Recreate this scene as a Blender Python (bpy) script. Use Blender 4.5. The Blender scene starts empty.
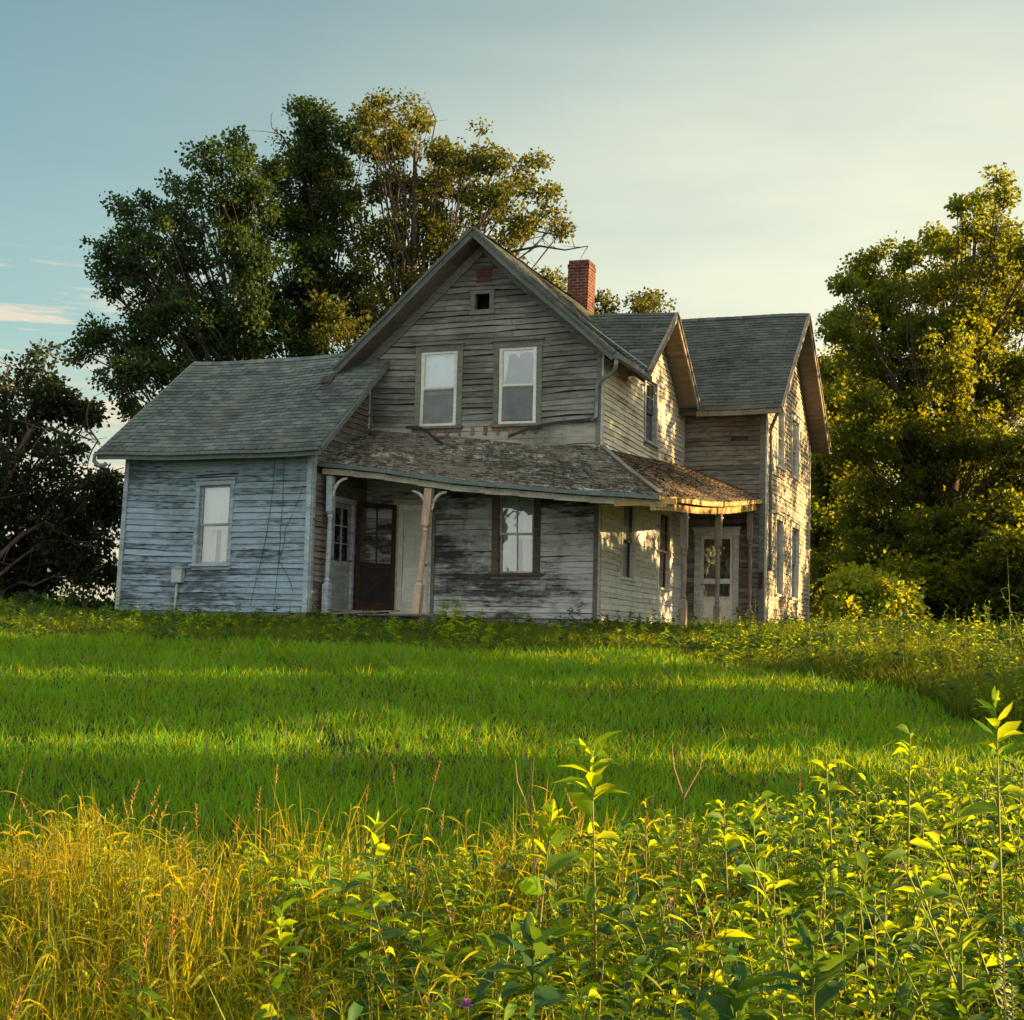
import bpy, math, random
import numpy as np
from mathutils import Vector

random.seed(7)
rng = np.random.default_rng(7)
scene = bpy.context.scene
COL = scene.collection
R = math.radians

# ------------------------------------------------------------------ camera
CX, CY = 512.0, 510.0
VX = np.array([-3450., 545.]); VY = np.array([1067., 657.])
CC = np.array([CX, CY])
F = math.sqrt(-np.dot(VX - CC, VY - CC))
def _ray(p):
    v = np.array([p[0] - CX, -(p[1] - CY), -F]); return v / np.linalg.norm(v)
_X = -_ray(VX); _Y = _ray(VY); _Y = _Y - _X * np.dot(_X, _Y); _Y /= np.linalg.norm(_Y); _Z = np.cross(_X, _Y)
RM = np.array([_X, _Y, _Z])
EYE = np.array([0., 0., 1.6])
FW = RM @ np.array([0, 0, -1.0])
FH = FW[:2] / np.linalg.norm(FW[:2])          # horizontal forward
RH = np.array([FH[1], -FH[0]])                # horizontal right
def uv2xy(u, v): return np.array([FH[0] * u + RH[0] * v, FH[1] * u + RH[1] * v])
def at(px, py, u):
    """a surveyed direction, at a forward distance u (metres) from the viewpoint"""
    d = RM @ _ray((px, py)); return EYE + d * (u / (d[0] * FH[0] + d[1] * FH[1]))

# ------------------------------------------------------------------ terrain
def sm(t):
    t = np.clip(t, 0, 1); return t * t * (3 - 2 * t)
def ground(x, y):
    x = np.asarray(x, float); y = np.asarray(y, float)
    u = x * FH[0] + y * FH[1]; v = x * RH[0] + y * RH[1]
    t = np.clip((u - 4.5) / 24.8, 0, 1)
    z = 1.95 * (0.62 * t + 0.38 * sm(t))
    z = z + 0.05 * np.sin(x * .35 + 1.3) * np.sin(y * .31) * np.clip((u - 6) / 8, 0, 1) * np.clip((27 - u) / 6, 0, 1)
    z = z + 0.025 * np.sin(x * 1.3 + y * .7) * np.clip((26 - u) / 6, 0, 1)
    far = np.clip((u - 70) / 160, 0, 1)
    z = z - 1.9 * sm(far)
    return z
def unmown(u, v):
    """where the mower has not been: round the house, and the bank on the sunny side"""
    wob = .35 * np.sin(v * 1.3) + .2 * np.sin(v * 3.1 + 1)
    return (u > 22.6 + wob) | (v > 2.6 + (22.6 - u) * .44 + .5 * np.sin(u * 1.1))

# ------------------------------------------------------------------ node helpers
def mat(name):
    m = bpy.data.materials.new(name); m.use_nodes = True
    nt = m.node_tree; nt.nodes.clear()
    out = nt.nodes.new('ShaderNodeOutputMaterial')
    return m, nt, out
def N(nt, t, **kw):
    n = nt.nodes.new(t)
    for k, v in kw.items():
        if k.startswith('i_'):
            n.inputs[k[2:].replace('_', ' ')].default_value = v
        else: setattr(n, k, v)
    return n
def L(nt, a, b): nt.links.new(a, b)
def ramp(nt, fac, stops, interp='LINEAR'):
    r = nt.nodes.new('ShaderNodeValToRGB'); r.color_ramp.interpolation = interp
    els = r.color_ramp.elements
    while len(els) < len(stops): els.new(0.5)
    for e, (p, c) in zip(els, stops):
        e.position = p; e.color = (c[0], c[1], c[2], 1) if hasattr(c, '__len__') else (c, c, c, 1)
    L(nt, fac, r.inputs[0]); return r.outputs[0]
def mixc(nt, fac, a, b, blend='MIX'):
    n = nt.nodes.new('ShaderNodeMix'); n.data_type = 'RGBA'; n.blend_type = blend
    for sock, v in ((n.inputs[0], fac), (n.inputs[6], a), (n.inputs[7], b)):
        if hasattr(v, 'is_linked') or isinstance(v, bpy.types.NodeSocket): L(nt, v, sock)
        elif hasattr(v, '__len__'): sock.default_value = (v[0], v[1], v[2], 1)
        else: sock.default_value = v
    return n.outputs[2]
def mth(nt, op, a, b=0.0, clamp=False):
    n = nt.nodes.new('ShaderNodeMath'); n.operation = op; n.use_clamp = clamp
    for sock, v in zip(n.inputs, (a, b)):
        if isinstance(v, bpy.types.NodeSocket): L(nt, v, sock)
        else: sock.default_value = v
    return n.outputs[0]
def coords(nt, scale=(1, 1, 1), rot=(0, 0, 0)):
    tc = nt.nodes.new('ShaderNodeTexCoord'); mp = nt.nodes.new('ShaderNodeMapping')
    mp.inputs['Scale'].default_value = scale; mp.inputs['Rotation'].default_value = rot
    L(nt, tc.outputs['Object'], mp.inputs[0]); return mp.outputs[0]
def noise(nt, vec, scale, detail=4, rough=.6):
    n = nt.nodes.new('ShaderNodeTexNoise'); n.inputs['Scale'].default_value = scale
    n.inputs['Detail'].default_value = detail; n.inputs['Roughness'].default_value = rough
    L(nt, vec, n.inputs['Vector']); return n.outputs['Fac']
def tone(nt, name='tone'):
    a = nt.nodes.new('ShaderNodeAttribute'); a.attribute_name = name; return a.outputs['Fac']
def bump(nt, h, strength=.5, dist=.01):
    b = nt.nodes.new('ShaderNodeBump'); b.inputs['Strength'].default_value = strength
    b.inputs['Distance'].default_value = dist; L(nt, h, b.inputs['Height']); return b.outputs[0]
def principled(nt, out, col, rough=.85, nrm=None, spec=.25, metal=0.0):
    p = nt.nodes.new('ShaderNodeBsdfPrincipled')
    if isinstance(col, bpy.types.NodeSocket): L(nt, col, p.inputs['Base Color'])
    else: p.inputs['Base Color'].default_value = (*col, 1)
    if isinstance(rough, bpy.types.NodeSocket): L(nt, rough, p.inputs['Roughness'])
    else: p.inputs['Roughness'].default_value = rough
    p.inputs['Specular IOR Level'].default_value = spec; p.inputs['Metallic'].default_value = metal
    if nrm is not None: L(nt, nrm, p.inputs['Normal'])
    L(nt, p.outputs[0], out.inputs[0]); return p

# ------------------------------------------------------------------ materials
def m_siding(name, paint, wood, peel, stain=.5, darkwood=(.06, .05, .04), lf=.55, hf=.62, ew=.06):
    m, nt, out = mat(name)
    t = tone(nt)
    c1 = coords(nt, (2.4, 2.4, 12)); c2 = coords(nt, (.40, .40, 1.1)); c3 = coords(nt, (2.5, 2.5, 60)); c4 = coords(nt, (9, 9, 30))
    n1 = noise(nt, c1, 1.6, 8, .68); n2 = noise(nt, c2, 1.0, 5, .6); n3 = noise(nt, c3, 1.2, 5, .6); n4 = noise(nt, c4, 1.5, 4, .7)
    v = mth(nt, 'ADD', mth(nt, 'MULTIPLY', n1, hf), mth(nt, 'MULTIPLY', n2, lf))
    v = mth(nt, 'ADD', v, mth(nt, 'MULTIPLY', mth(nt, 'SUBTRACT', t, .5), .10))
    mask = ramp(nt, v, [(peel - ew, 0), (peel + ew, 1)])
    grain = ramp(nt, n3, [(.3, .62), (.7, 1.15)])
    wood_c = mixc(nt, n4, tuple(.72 * w for w in wood), tuple(min(1, 1.22 * w) for w in wood))
    base = mixc(nt, mask, wood_c, paint)
    base = mixc(nt, 1.0, base, grain, 'MULTIPLY')
    # per-board weathering
    tb = ramp(nt, t, [(0, .86), (1, 1.08)])
    base = mixc(nt, 1.0, base, tb, 'MULTIPLY')
    # water stains
    st = ramp(nt, noise(nt, coords(nt, (1.0, 1.0, .45)), .9, 6, .65), [(.52, 0), (.72, 1)])
    base = mixc(nt, mth(nt, 'MULTIPLY', st, stain), base, darkwood)
    sp = ramp(nt, noise(nt, coords(nt, (6, 6, 22)), 1.3, 3, .6), [(.66, 0), (.73, 1)])
    base = mixc(nt, mth(nt, 'MULTIPLY', sp, .6), base, darkwood)
    h = mth(nt, 'ADD', mth(nt, 'MULTIPLY', n3, .7), mth(nt, 'MULTIPLY', mask, .5))
    principled(nt, out, base, .88, bump(nt, h, .55, .008), .15)
    return m
def m_plain(name, col, var=.35, scale=3.0, rough=.85, grain=(1, 1, 1), spec=.2, metal=0.0, dark=.5, bmp=.3):
    m, nt, out = mat(name)
    n1 = noise(nt, coords(nt, grain), scale, 7, .65); n2 = noise(nt, coords(nt, grain), scale * 9, 4, .6)
    lo = tuple(c * (1 - var) for c in col); hi = tuple(min(1, c * (1 + var * .6)) for c in col)
    c = mixc(nt, ramp(nt, n1, [(.3, 0), (.7, 1)]), lo, hi)
    d = ramp(nt, n2, [(.3, 1 - dark), (.55, 1)])
    c = mixc(nt, 1.0, c, d, 'MULTIPLY')
    tb = ramp(nt, tone(nt), [(0, .8), (1, 1.12)])
    c = mixc(nt, 1.0, c, tb, 'MULTIPLY')
    principled(nt, out, c, rough, bump(nt, n2, bmp, .006), spec, metal)
    return m
def m_shingle(name, c_lo, c_hi, patch, patch_amt, moss=None, moss_lo=.55):
    m, nt, out = mat(name)
    t = tone(nt)
    n1 = noise(nt, coords(nt), .55, 6, .65); n2 = noise(nt, coords(nt), 60, 3, .7); n3 = noise(nt, coords(nt, (1, 1, 1)), 3.5, 6, .7)
    c = mixc(nt, t, c_lo, c_hi)
    c = mixc(nt, mth(nt, 'MULTIPLY', ramp(nt, n3, [(.5, 0), (.68, 1)]), patch_amt), c, patch)
    c = mixc(nt, 1.0, c, ramp(nt, n1, [(.3, .65), (.7, 1.25)]), 'MULTIPLY')
    c = mixc(nt, 1.0, c, ramp(nt, n2, [(.3, .7), (.7, 1.2)]), 'MULTIPLY')
    if moss:
        c = mixc(nt, ramp(nt, noise(nt, coords(nt), 1.7, 6, .7), [(moss_lo, 0), (moss_lo + .12, .85)]), c, moss)
    principled(nt, out, c, .93, bump(nt, n2, .5, .004), .15)
    return m
def m_leaf(name, lo, hi, trans, tw=.45, gloss=.5, patch=None):
    m, nt, out = mat(name)
    t = tone(nt)
    c = mixc(nt, t, lo, hi)
    tc = mixc(nt, t, tuple(.75 * x for x in trans), trans)
    if patch:
        p = ramp(nt, noise(nt, coords(nt), patch[1], 4, .6), [(.48, 0), (.64, 1)])
        c = mixc(nt, mth(nt, 'MULTIPLY', p, patch[2]), c, patch[0])
        tc = mixc(nt, mth(nt, 'MULTIPLY', p, patch[2]), tc, tuple(min(1, 1.7 * x) for x in patch[0]))
    d = N(nt, 'ShaderNodeBsdfPrincipled'); d.inputs['Roughness'].default_value = gloss
    d.inputs['Specular IOR Level'].default_value = .18
    L(nt, c, d.inputs['Base Color'])
    tr = N(nt, 'ShaderNodeBsdfTranslucent'); L(nt, tc, tr.inputs[0])
    mx = N(nt, 'ShaderNodeMixShader'); mx.inputs[0].default_value = tw
    L(nt, d.outputs[0], mx.inputs[1]); L(nt, tr.outputs[0], mx.inputs[2]); L(nt, mx.outputs[0], out.inputs[0])
    return m

M = {}
M['sid_blue'] = m_siding('blue_grey_siding', (.30, .40, .475), (.095, .12, .145), .53, .40)
M['sid_dark'] = m_siding('bare_grey_siding', (.26, .26, .225), (.118, .113, .096), .63, .5, lf=.85, hf=.42, ew=.09)
M['sid_white'] = m_siding('worn_white_siding', (.58, .58, .56), (.085, .083, .08), .70, .9, (.025, .024, .026), .90, .50, .07)
M['sid_cream'] = m_siding('cream_siding', (.68, .60, .46), (.27, .22, .16), .48, .45)
M['sid_pale'] = m_siding('pale_siding', (.84, .82, .77), (.38, .345, .30), .45, .35, lf=.6, ew=.09)
M['sid_brown'] = m_siding('brown_grey_siding', (.25, .225, .185), (.135, .115, .09), .58, .4)
M['trim_dark'] = m_plain('dark_weathered_trim', (.19, .185, .155), .4, 3, .85, (1, 1, 4))
M['trim_grey'] = m_plain('weathered_grey_trim', (.36, .37, .36), .4, 3, .85, (1, 1, 4))
M['trim_blue'] = m_plain('weathered_blue_trim', (.40, .46, .50), .4, 3, .85, (1, 1, 4))
M['trim_pale'] = m_plain('peeling_cream_trim', (.62, .58, .50), .4, 3, .8, (1, 1, 3))
M['trim_brown'] = m_plain('bare_brown_trim', (.16, .13, .10), .4, 3, .9, (1, 1, 4))
M['cream'] = m_plain('cream_window_paint', (.70, .68, .60), .2, 4, .6, (1, 1, 1), .3, dark=.3)
M['sash_dark'] = m_plain('dark_sash_paint', (.14, .13, .12), .3, 4, .7)
M['sash_red'] = m_plain('red_brown_sash', (.12, .05, .036), .35, 4, .8)
M['fascia'] = m_plain('green_grey_fascia', (.125, .14, .125), .35, 3, .75, (1, 1, 1))
M['fascia_brown'] = m_plain('brown_fascia', (.25, .215, .165), .4, 3, .85)
M['soffit'] = m_plain('bare_soffit_boards', (.17, .14, .11), .4, 2, .9, (1, 6, 6))
M['gutter'] = m_plain('grey_green_gutter', (.12, .16, .15), .3, 3, .5, (1, 1, 1), .4)
M['pipe'] = m_plain('grey_downspout', (.24, .28, .29), .3, 4, .5, (1, 1, 1), .4)
M['galv'] = m_plain('galvanised_box', (.42, .45, .46), .25, 6, .5, (1, 1, 1), .4)
M['shin_green'] = m_shingle('green_grey_shingles', (.062, .078, .070), (.135, .158, .140), (.22, .24, .21), .5)
M['shin_dark'] = m_shingle('charcoal_shingles', (.046, .056, .048), (.098, .108, .092), (.14, .145, .12), .45)
M['shin_wood'] = m_shingle('rotten_wood_shingles', (.085, .072, .050), (.23, .21, .165), (.55, .54, .50), .85, (.10, .10, .035), .64)
M['shin_warm'] = m_shingle('brown_wood_shingles', (.10, .07, .045), (.24, .17, .105), (.36, .29, .2), .5)
M['dark'] = m_plain('dark_void', (.012, .011, .010), .2, 2, .9)  # near-black, unlit interiors put into the colour
M['tar'] = m_plain('tar_paper', (.06, .05, .045), .4, 5, .9)
M['lath'] = m_plain('bare_lath', (.26, .15, .09), .5, 4, .9)
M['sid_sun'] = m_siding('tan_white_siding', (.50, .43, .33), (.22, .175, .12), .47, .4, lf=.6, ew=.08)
M['board_pale'] = m_siding('bared_old_boards', (.36, .34, .30), (.18, .16, .13), .55, .6)
M['eave_sun_wood'] = m_plain('sun_tinted_eave_boards', (.58, .38, .16), .35, 4, .85, (4, 1, 4))  # eave boards with the sun's orange put into the base colour
M['post_brown'] = m_plain('brown_grey_post', (.30, .24, .19), .4, 3, .85, (4, 4, 1))
M['post'] = m_plain('weathered_post', (.52, .37, .27), .4, 3, .85, (4, 4, 1))
M['rust'] = m_plain('rust_red_wood', (.06, .030, .022), .5, 4, .85, (1, 1, 3))
M['screen'] = m_plain('torn_insect_screen', (.028, .028, .027), .3, 6, .8)
M['floor_wood'] = m_plain('rotten_porch_boards', (.20, .18, .155), .5, 3, .9, (1, 6, 6))
M['stone'] = m_plain('foundation_stone', (.42, .38, .31), .4, 2.5, .95)
M['curtain'] = m_plain('white_curtain', (.80, .78, .72), .10, 2, .9, (7, 7, .4), .1, dark=.1, bmp=.0)
M['grey_cloth'] = m_plain('grey_net_curtain', (.30, .32, .31), .15, 3, .9, dark=.2, bmp=.0)
def m_mesh():
    m, nt, out = mat('insect_mesh'); d = N(nt, 'ShaderNodeBsdfDiffuse'); d.inputs[0].default_value = (.09, .10, .095, 1); t = N(nt, 'ShaderNodeBsdfTransparent')
    mx = N(nt, 'ShaderNodeMixShader'); f = ramp(nt, noise(nt, coords(nt), 3, 4, .6), [(.3, .62), (.7, .42)]); L(nt, f, mx.inputs[0]); L(nt, d.outputs[0], mx.inputs[1]); L(nt, t.outputs[0], mx.inputs[2]); L(nt, mx.outputs[0], out.inputs[0]); return m
M['mesh'] = m_mesh()
M['shade'] = m_plain('window_blind', (.82, .85, .84), .06, 2, .8, dark=.06, bmp=.0)
M['cable'] = m_plain('black_cable', (.03, .03, .035), .2, 4, .6)
def m_glass():
    m, nt, out = mat('old_window_glass')
    nz = noise(nt, coords(nt), 2.6, 2, .5)
    b = bump(nt, nz, .22, .05)
    g = N(nt, 'ShaderNodeBsdfGlossy'); g.inputs['Roughness'].default_value = .03; g.inputs['Color'].default_value = (.9, .97, 1, 1)
    L(nt, b, g.inputs['Normal'])
    t = N(nt, 'ShaderNodeBsdfTransparent'); t.inputs[0].default_value = (.86, .9, .9, 1)
    fr = N(nt, 'ShaderNodeFresnel'); fr.inputs[0].default_value = 1.5; L(nt, b, fr.inputs['Normal'])
    f2 = mth(nt, 'MULTIPLY_ADD', fr.outputs[0], 1.6); f2.node.inputs[2].default_value = .17; f2.node.use_clamp = True
    mx = N(nt, 'ShaderNodeMixShader'); L(nt, f2, mx.inputs[0]); L(nt, t.outputs[0], mx.inputs[1]); L(nt, g.outputs[0], mx.inputs[2])
    L(nt, mx.outputs[0], out.inputs[0]); return m
M['glass'] = m_glass()
def m_brick():
    m, nt, out = mat('red_chimney_brick')
    tc = N(nt, 'ShaderNodeTexCoord'); sx = N(nt, 'ShaderNodeSeparateXYZ'); L(nt, tc.outputs['Object'], sx.inputs[0])
    cb = N(nt, 'ShaderNodeCombineXYZ'); L(nt, mth(nt, 'ADD', sx.outputs[0], sx.outputs[1]), cb.inputs[0]); L(nt, sx.outputs[2], cb.inputs[1])
    br = N(nt, 'ShaderNodeTexBrick'); L(nt, cb.outputs[0], br.inputs['Vector'])
    br.inputs['Scale'].default_value = 1; br.inputs['Brick Width'].default_value = .215; br.inputs['Row Height'].default_value = .075
    br.inputs['Mortar Size'].default_value = .009; br.inputs['Color1'].default_value = (.13, .036, .025, 1); br.inputs['Color2'].default_value = (.085, .026, .019, 1)
    br.inputs['Mortar'].default_value = (.22, .15, .115, 1)
    c = mixc(nt, 1.0, br.outputs[0], ramp(nt, noise(nt, coords(nt), 6, 6, .7), [(.3, .45), (.7, 1.3)]), 'MULTIPLY')
    c = mixc(nt, ramp(nt, noise(nt, coords(nt), 2.2, 5, .6), [(.5, 0), (.7, .75)]), c, (.03, .022, .018))
    principled(nt, out, c, .9, bump(nt, mth(nt, 'SUBTRACT', 1.0, br.outputs['Fac']), .6, .01), .15); return m
M['brick'] = m_brick()
def m_bark(name, c):
    m, nt, out = mat(name)
    n1 = noise(nt, coords(nt, (7, 7, 1.2)), 1.5, 6, .7)
    col = mixc(nt, ramp(nt, n1, [(.35, 0), (.65, 1)]), tuple(.45 * x for x in c), c)
    principled(nt, out, col, .92, bump(nt, n1, .8, .03), .1); return m
M['bark'] = m_bark('grey_bark', (.085, .068, .05)); M['bark_oak'] = m_bark('pale_oak_bark', (.12, .092, .07))
M['leaf_back'] = m_leaf('dark_tree_leaves', (.010, .026, .008), (.038, .070, .014), (.085, .14, .014), .34, .5, ((.09, .095, .012), .16, .15))
M['leaf_sunpatch'] = m_leaf('sun_patched_tree_leaves', (.009, .022, .006), (.042, .066, .012), (.26, .25, .012), .38, .5, ((.14, .115, .010), .22, .45))  # gold patches are sunlit foliage painted into the leaf colour
M['leaf_oak'] = m_leaf('oak_leaves', (.007, .015, .006), (.024, .038, .011), (.08, .09, .012), .30, .5)
M['leaf_right'] = m_leaf('maple_leaves', (.009, .024, .005), (.050, .080, .010), (.46, .47, .010), .44, .5, ((.12, .12, .010), .22, .35))
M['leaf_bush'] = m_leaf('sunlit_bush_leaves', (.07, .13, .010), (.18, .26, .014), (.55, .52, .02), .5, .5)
M['grass_lawn'] = m_leaf('lawn_grass', (.004, .036, .002), (.072, .37, .013), (.62, .64, .004), .40, .55, ((.15, .30, .008), .7, .5))
M['grass_tall'] = m_leaf('unmown_grass', (.004, .026, .003), (.050, .12, .008), (.46, .46, .006), .38, .5, ((.12, .14, .012), .5, .4))
M['grass_gold'] = m_leaf('tall_golden_grass', (.006, .038, .003), (.25, .27, .009), (.85, .66, .006), .42, .5, ((.42, .23, .016), 2.2, .4))
M['seed'] = m_leaf('red_brown_seed_heads', (.34, .15, .045), (.55, .33, .09), (.6, .3, .05), .35, .8)
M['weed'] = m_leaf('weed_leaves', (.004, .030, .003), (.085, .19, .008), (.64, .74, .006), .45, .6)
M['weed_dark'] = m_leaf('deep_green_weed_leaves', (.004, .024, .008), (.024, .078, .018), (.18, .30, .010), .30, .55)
M['stem'] = m_leaf('weed_stems', (.11, .15, .02), (.25, .22, .05), (.3, .25, .03), .15, .6)
M['dry'] = m_leaf('dry_stalks', (.20, .13, .07), (.34, .22, .12), (.3, .18, .06), .2, .8)
M['violet'] = m_leaf('violet_petals', (.30, .12, .36), (.42, .2, .5), (.4, .15, .45), .3, .6)
M['white_fl'] = m_leaf('white_florets', (.55, .58, .45), (.75, .76, .62), (.6, .62, .4), .3, .6)
def m_ground():
    m, nt, out = mat('soil_and_thatch')
    n1 = noise(nt, coords(nt), .8, 8, .7); n2 = noise(nt, coords(nt), 14, 6, .7)
    c = mixc(nt, ramp(nt, n1, [(.35, 0), (.65, 1)]), (.012, .03, .005), (.025, .05, .008))
    c = mixc(nt, ramp(nt, n2, [(.45, 0), (.75, 1)]), c, (.04, .045, .015))
    principled(nt, out, c, .95, bump(nt, n2, .8, .05), .1); return m
M['ground'] = m_ground()

# ------------------------------------------------------------------ mesh helpers
def wob(P):
    """small settling of the old house, smooth in space (metres)"""
    P = np.asarray(P, float).copy(); x, y, z = P[:, 0], P[:, 1], P[:, 2]
    k = np.clip((z - 2.3) / 1.0, 0, 1)
    P[:, 2] += -.05 * np.clip((z - 5.2) / 2.4, 0, 1) * np.clip((-13.9 - x) / .8, 0, 1) * np.sin(np.clip((x + 18.5) / 4.7, 0, 1) * np.pi) + k * (.022 * np.sin(x * 1.05 + y * .6) + .012 * np.sin(x * 2.3 - y * 1.1 + 2))
    P[:, 0] += k * .012 * np.sin(z * 1.6 + y * .8); P[:, 1] += k * .012 * np.sin(z * 1.3 + x * 1.2)
    # the wing leans a little as it goes up
    w = np.clip((-13.9 - x) / 4.0, 0, 1)
    P[:, 0] += w * .035 * (z - 3.6)
    return P
def link(o, parent=None):
    COL.objects.link(o)
    if parent is not None: o.parent = parent
    return o
class MB:
    def __init__(s): s.v = []; s.f = []; s.m = []; s.t = []
    def quad(s, a, b, c, d, m=0, t=None):
        k = len(s.v); s.v += [tuple(a), tuple(b), tuple(c), tuple(d)]; s.f.append((k, k + 1, k + 2, k + 3)); s.m.append(m); s.t.append(random.random() if t is None else t)
    def tri(s, a, b, c, m=0, t=None):
        k = len(s.v); s.v += [tuple(a), tuple(b), tuple(c)]; s.f.append((k, k + 1, k + 2)); s.m.append(m); s.t.append(random.random() if t is None else t)
    def hexa(s, c, m=0, t=None):
        """c: 8 corners, bottom ring then top ring"""
        k = len(s.v); s.v += [tuple(p) for p in c]; t = random.random() if t is None else t
        for f in ((0, 3, 2, 1), (4, 5, 6, 7), (0, 1, 5, 4), (1, 2, 6, 5), (2, 3, 7, 6), (3, 0, 4, 7)):
            s.f.append(tuple(k + i for i in f)); s.m.append(m); s.t.append(t)
    def box(s, x0, x1, y0, y1, z0, z1, m=0, t=None):
        s.hexa([(x0, y0, z0), (x1, y0, z0), (x1, y1, z0), (x0, y1, z0), (x0, y0, z1), (x1, y0, z1), (x1, y1, z1), (x0, y1, z1)], m, t)
    def bar(s, a, b, w, h, m=0, up=(0, 0, 1), t=None, segs=1):
        a = np.array(a, float); b = np.array(b, float); d = b - a; d /= np.linalg.norm(d)
        sd = np.cross(d, np.array(up, float)); sd /= np.linalg.norm(sd); u = np.cross(sd, d)
        t = random.random() if t is None else t
        for i in range(segs):
            p = a + (b - a) * i / segs; q = a + (b - a) * (i + 1) / segs
            s.hexa([p - sd * w - u * h, q - sd * w - u * h, q + sd * w - u * h, p + sd * w - u * h,
                    p - sd * w + u * h, q - sd * w + u * h, q + sd * w + u * h, p + sd * w + u * h], m, t)
    def tube(s, pts, rad, n=8, m=0, t=None):
        pts = [np.array(p, float) for p in pts]; k0 = len(s.v); t = random.random() if t is None else t
        ref = np.array([.31, .17, .93])
        for i, p in enumerate(pts):
            d = pts[min(i + 1, len(pts) - 1)] - pts[max(i - 1, 0)]; d /= (np.linalg.norm(d) + 1e-9)
            a = np.cross(d, ref); 
            if np.linalg.norm(a) < .15: a = np.cross(d, np.array([1., 0, 0]))
            a /= np.linalg.norm(a); b = np.cross(d, a); r = rad[i] if hasattr(rad, '__len__') else rad
            for j in range(n):
                q = 2 * math.pi * j / n; s.v.append(tuple(p + r * (math.cos(q) * a + math.sin(q) * b)))
        for i in range(len(pts) - 1):
            for j in range(n):
                s.f.append((k0 + i * n + j, k0 + i * n + (j + 1) % n, k0 + (i + 1) * n + (j + 1) % n, k0 + (i + 1) * n + j)); s.m.append(m); s.t.append(t)
        s.f.append(tuple(k0 + j for j in range(n))[::-1]); s.m.append(m); s.t.append(t)
        e = k0 + (len(pts) - 1) * n; s.f.append(tuple(e + j for j in range(n))); s.m.append(m); s.t.append(t)
    def lathe(s, base, prof, n=10, m=0, tilt=(0, 0)):
        """prof: (height, radius, squareness) from the base up"""
        base = np.array(base, float); k0 = len(s.v); t = random.random()
        for h, r, sq in prof:
            for j in range(n):
                q = 2 * math.pi * (j + .5) / n; cx, cy = math.cos(q), math.sin(q)
                mx = max(abs(cx), abs(cy)); k = (1 - sq) + sq / mx
                s.v.append((base[0] + r * cx * k + tilt[0] * h, base[1] + r * cy * k + tilt[1] * h, base[2] + h))
        for i in range(len(prof) - 1):
            for j in range(n):
                s.f.append((k0 + i * n + j, k0 + i * n + (j + 1) % n, k0 + (i + 1) * n + (j + 1) % n, k0 + (i + 1) * n + j)); s.m.append(m); s.t.append(t)
        e = k0 + (len(prof) - 1) * n
        s.f.append(tuple(e + j for j in range(n))); s.m.append(m); s.t.append(t)
    def build(s, name, mats, parent=None, warp=True, smooth=False):
        me = bpy.data.meshes.new(name)
        V = np.array(s.v, float)
        if warp: V = wob(V)
        me.from_pydata(V.tolist(), [], s.f)
        mats = mats if isinstance(mats, (list, tuple)) else [mats]
        for k in mats: me.materials.append(M[k])
        me.polygons.foreach_set('material_index', s.m)
        a = me.attributes.new('tone', 'FLOAT', 'FACE'); a.data.foreach_set('value', s.t)
        if smooth: me.polygons.foreach_set('use_smooth', [True] * len(s.f))
        me.update()
        return link(bpy.data.objects.new(name, me), parent)
def np_mesh(name, V, Q, T, mats, parent=None, tq=None, tt=None, mq=None, mt=None):
    """big mesh straight from arrays: Q quads, T triangles"""
    me = bpy.data.meshes.new(name); V = np.asarray(V, np.float32)
    Q = np.zeros((0, 4), np.int32) if Q is None else np.asarray(Q, np.int32); T = np.zeros((0, 3), np.int32) if T is None else np.asarray(T, np.int32)
    nq, ntr = len(Q), len(T)
    me.vertices.add(len(V)); me.vertices.foreach_set('co', V.ravel())
    me.loops.add(nq * 4 + ntr * 3); me.loops.foreach_set('vertex_index', np.concatenate([Q.ravel(), T.ravel()]).astype(np.int32))
    me.polygons.add(nq + ntr)
    me.polygons.foreach_set('loop_start', np.concatenate([np.arange(nq) * 4, nq * 4 + np.arange(ntr) * 3]).astype(np.int32))
    mats = mats if isinstance(mats, (list, tuple)) else [mats]
    for k in mats: me.materials.append(M[k])
    tv = np.concatenate([rng.random(nq) if tq is None else tq, rng.random(ntr) if tt is None else tt]).astype(np.float32)
    a = me.attributes.new('tone', 'FLOAT', 'FACE'); a.data.foreach_set('value', tv)
    if mq is not None or mt is not None:
        mi = np.concatenate([np.zeros(nq) if mq is None else mq, np.zeros(ntr) if mt is None else mt]).astype(np.int32)
        me.polygons.foreach_set('material_index', mi)
    me.update(calc_edges=True)
    return link(bpy.data.objects.new(name, me), parent)
def tag(o, label=None, cat=None, group=None, kind=None):
    if label: o['label'] = label
    if cat: o['category'] = cat
    if group: o['group'] = group
    if kind: o['kind'] = kind
    return o
def empty(name, loc, label=None, cat=None, group=None):
    o = bpy.data.objects.new(name, None); o.location = loc; o.empty_display_size = .2
    COL.objects.link(o); return tag(o, label, cat, group)

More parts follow.
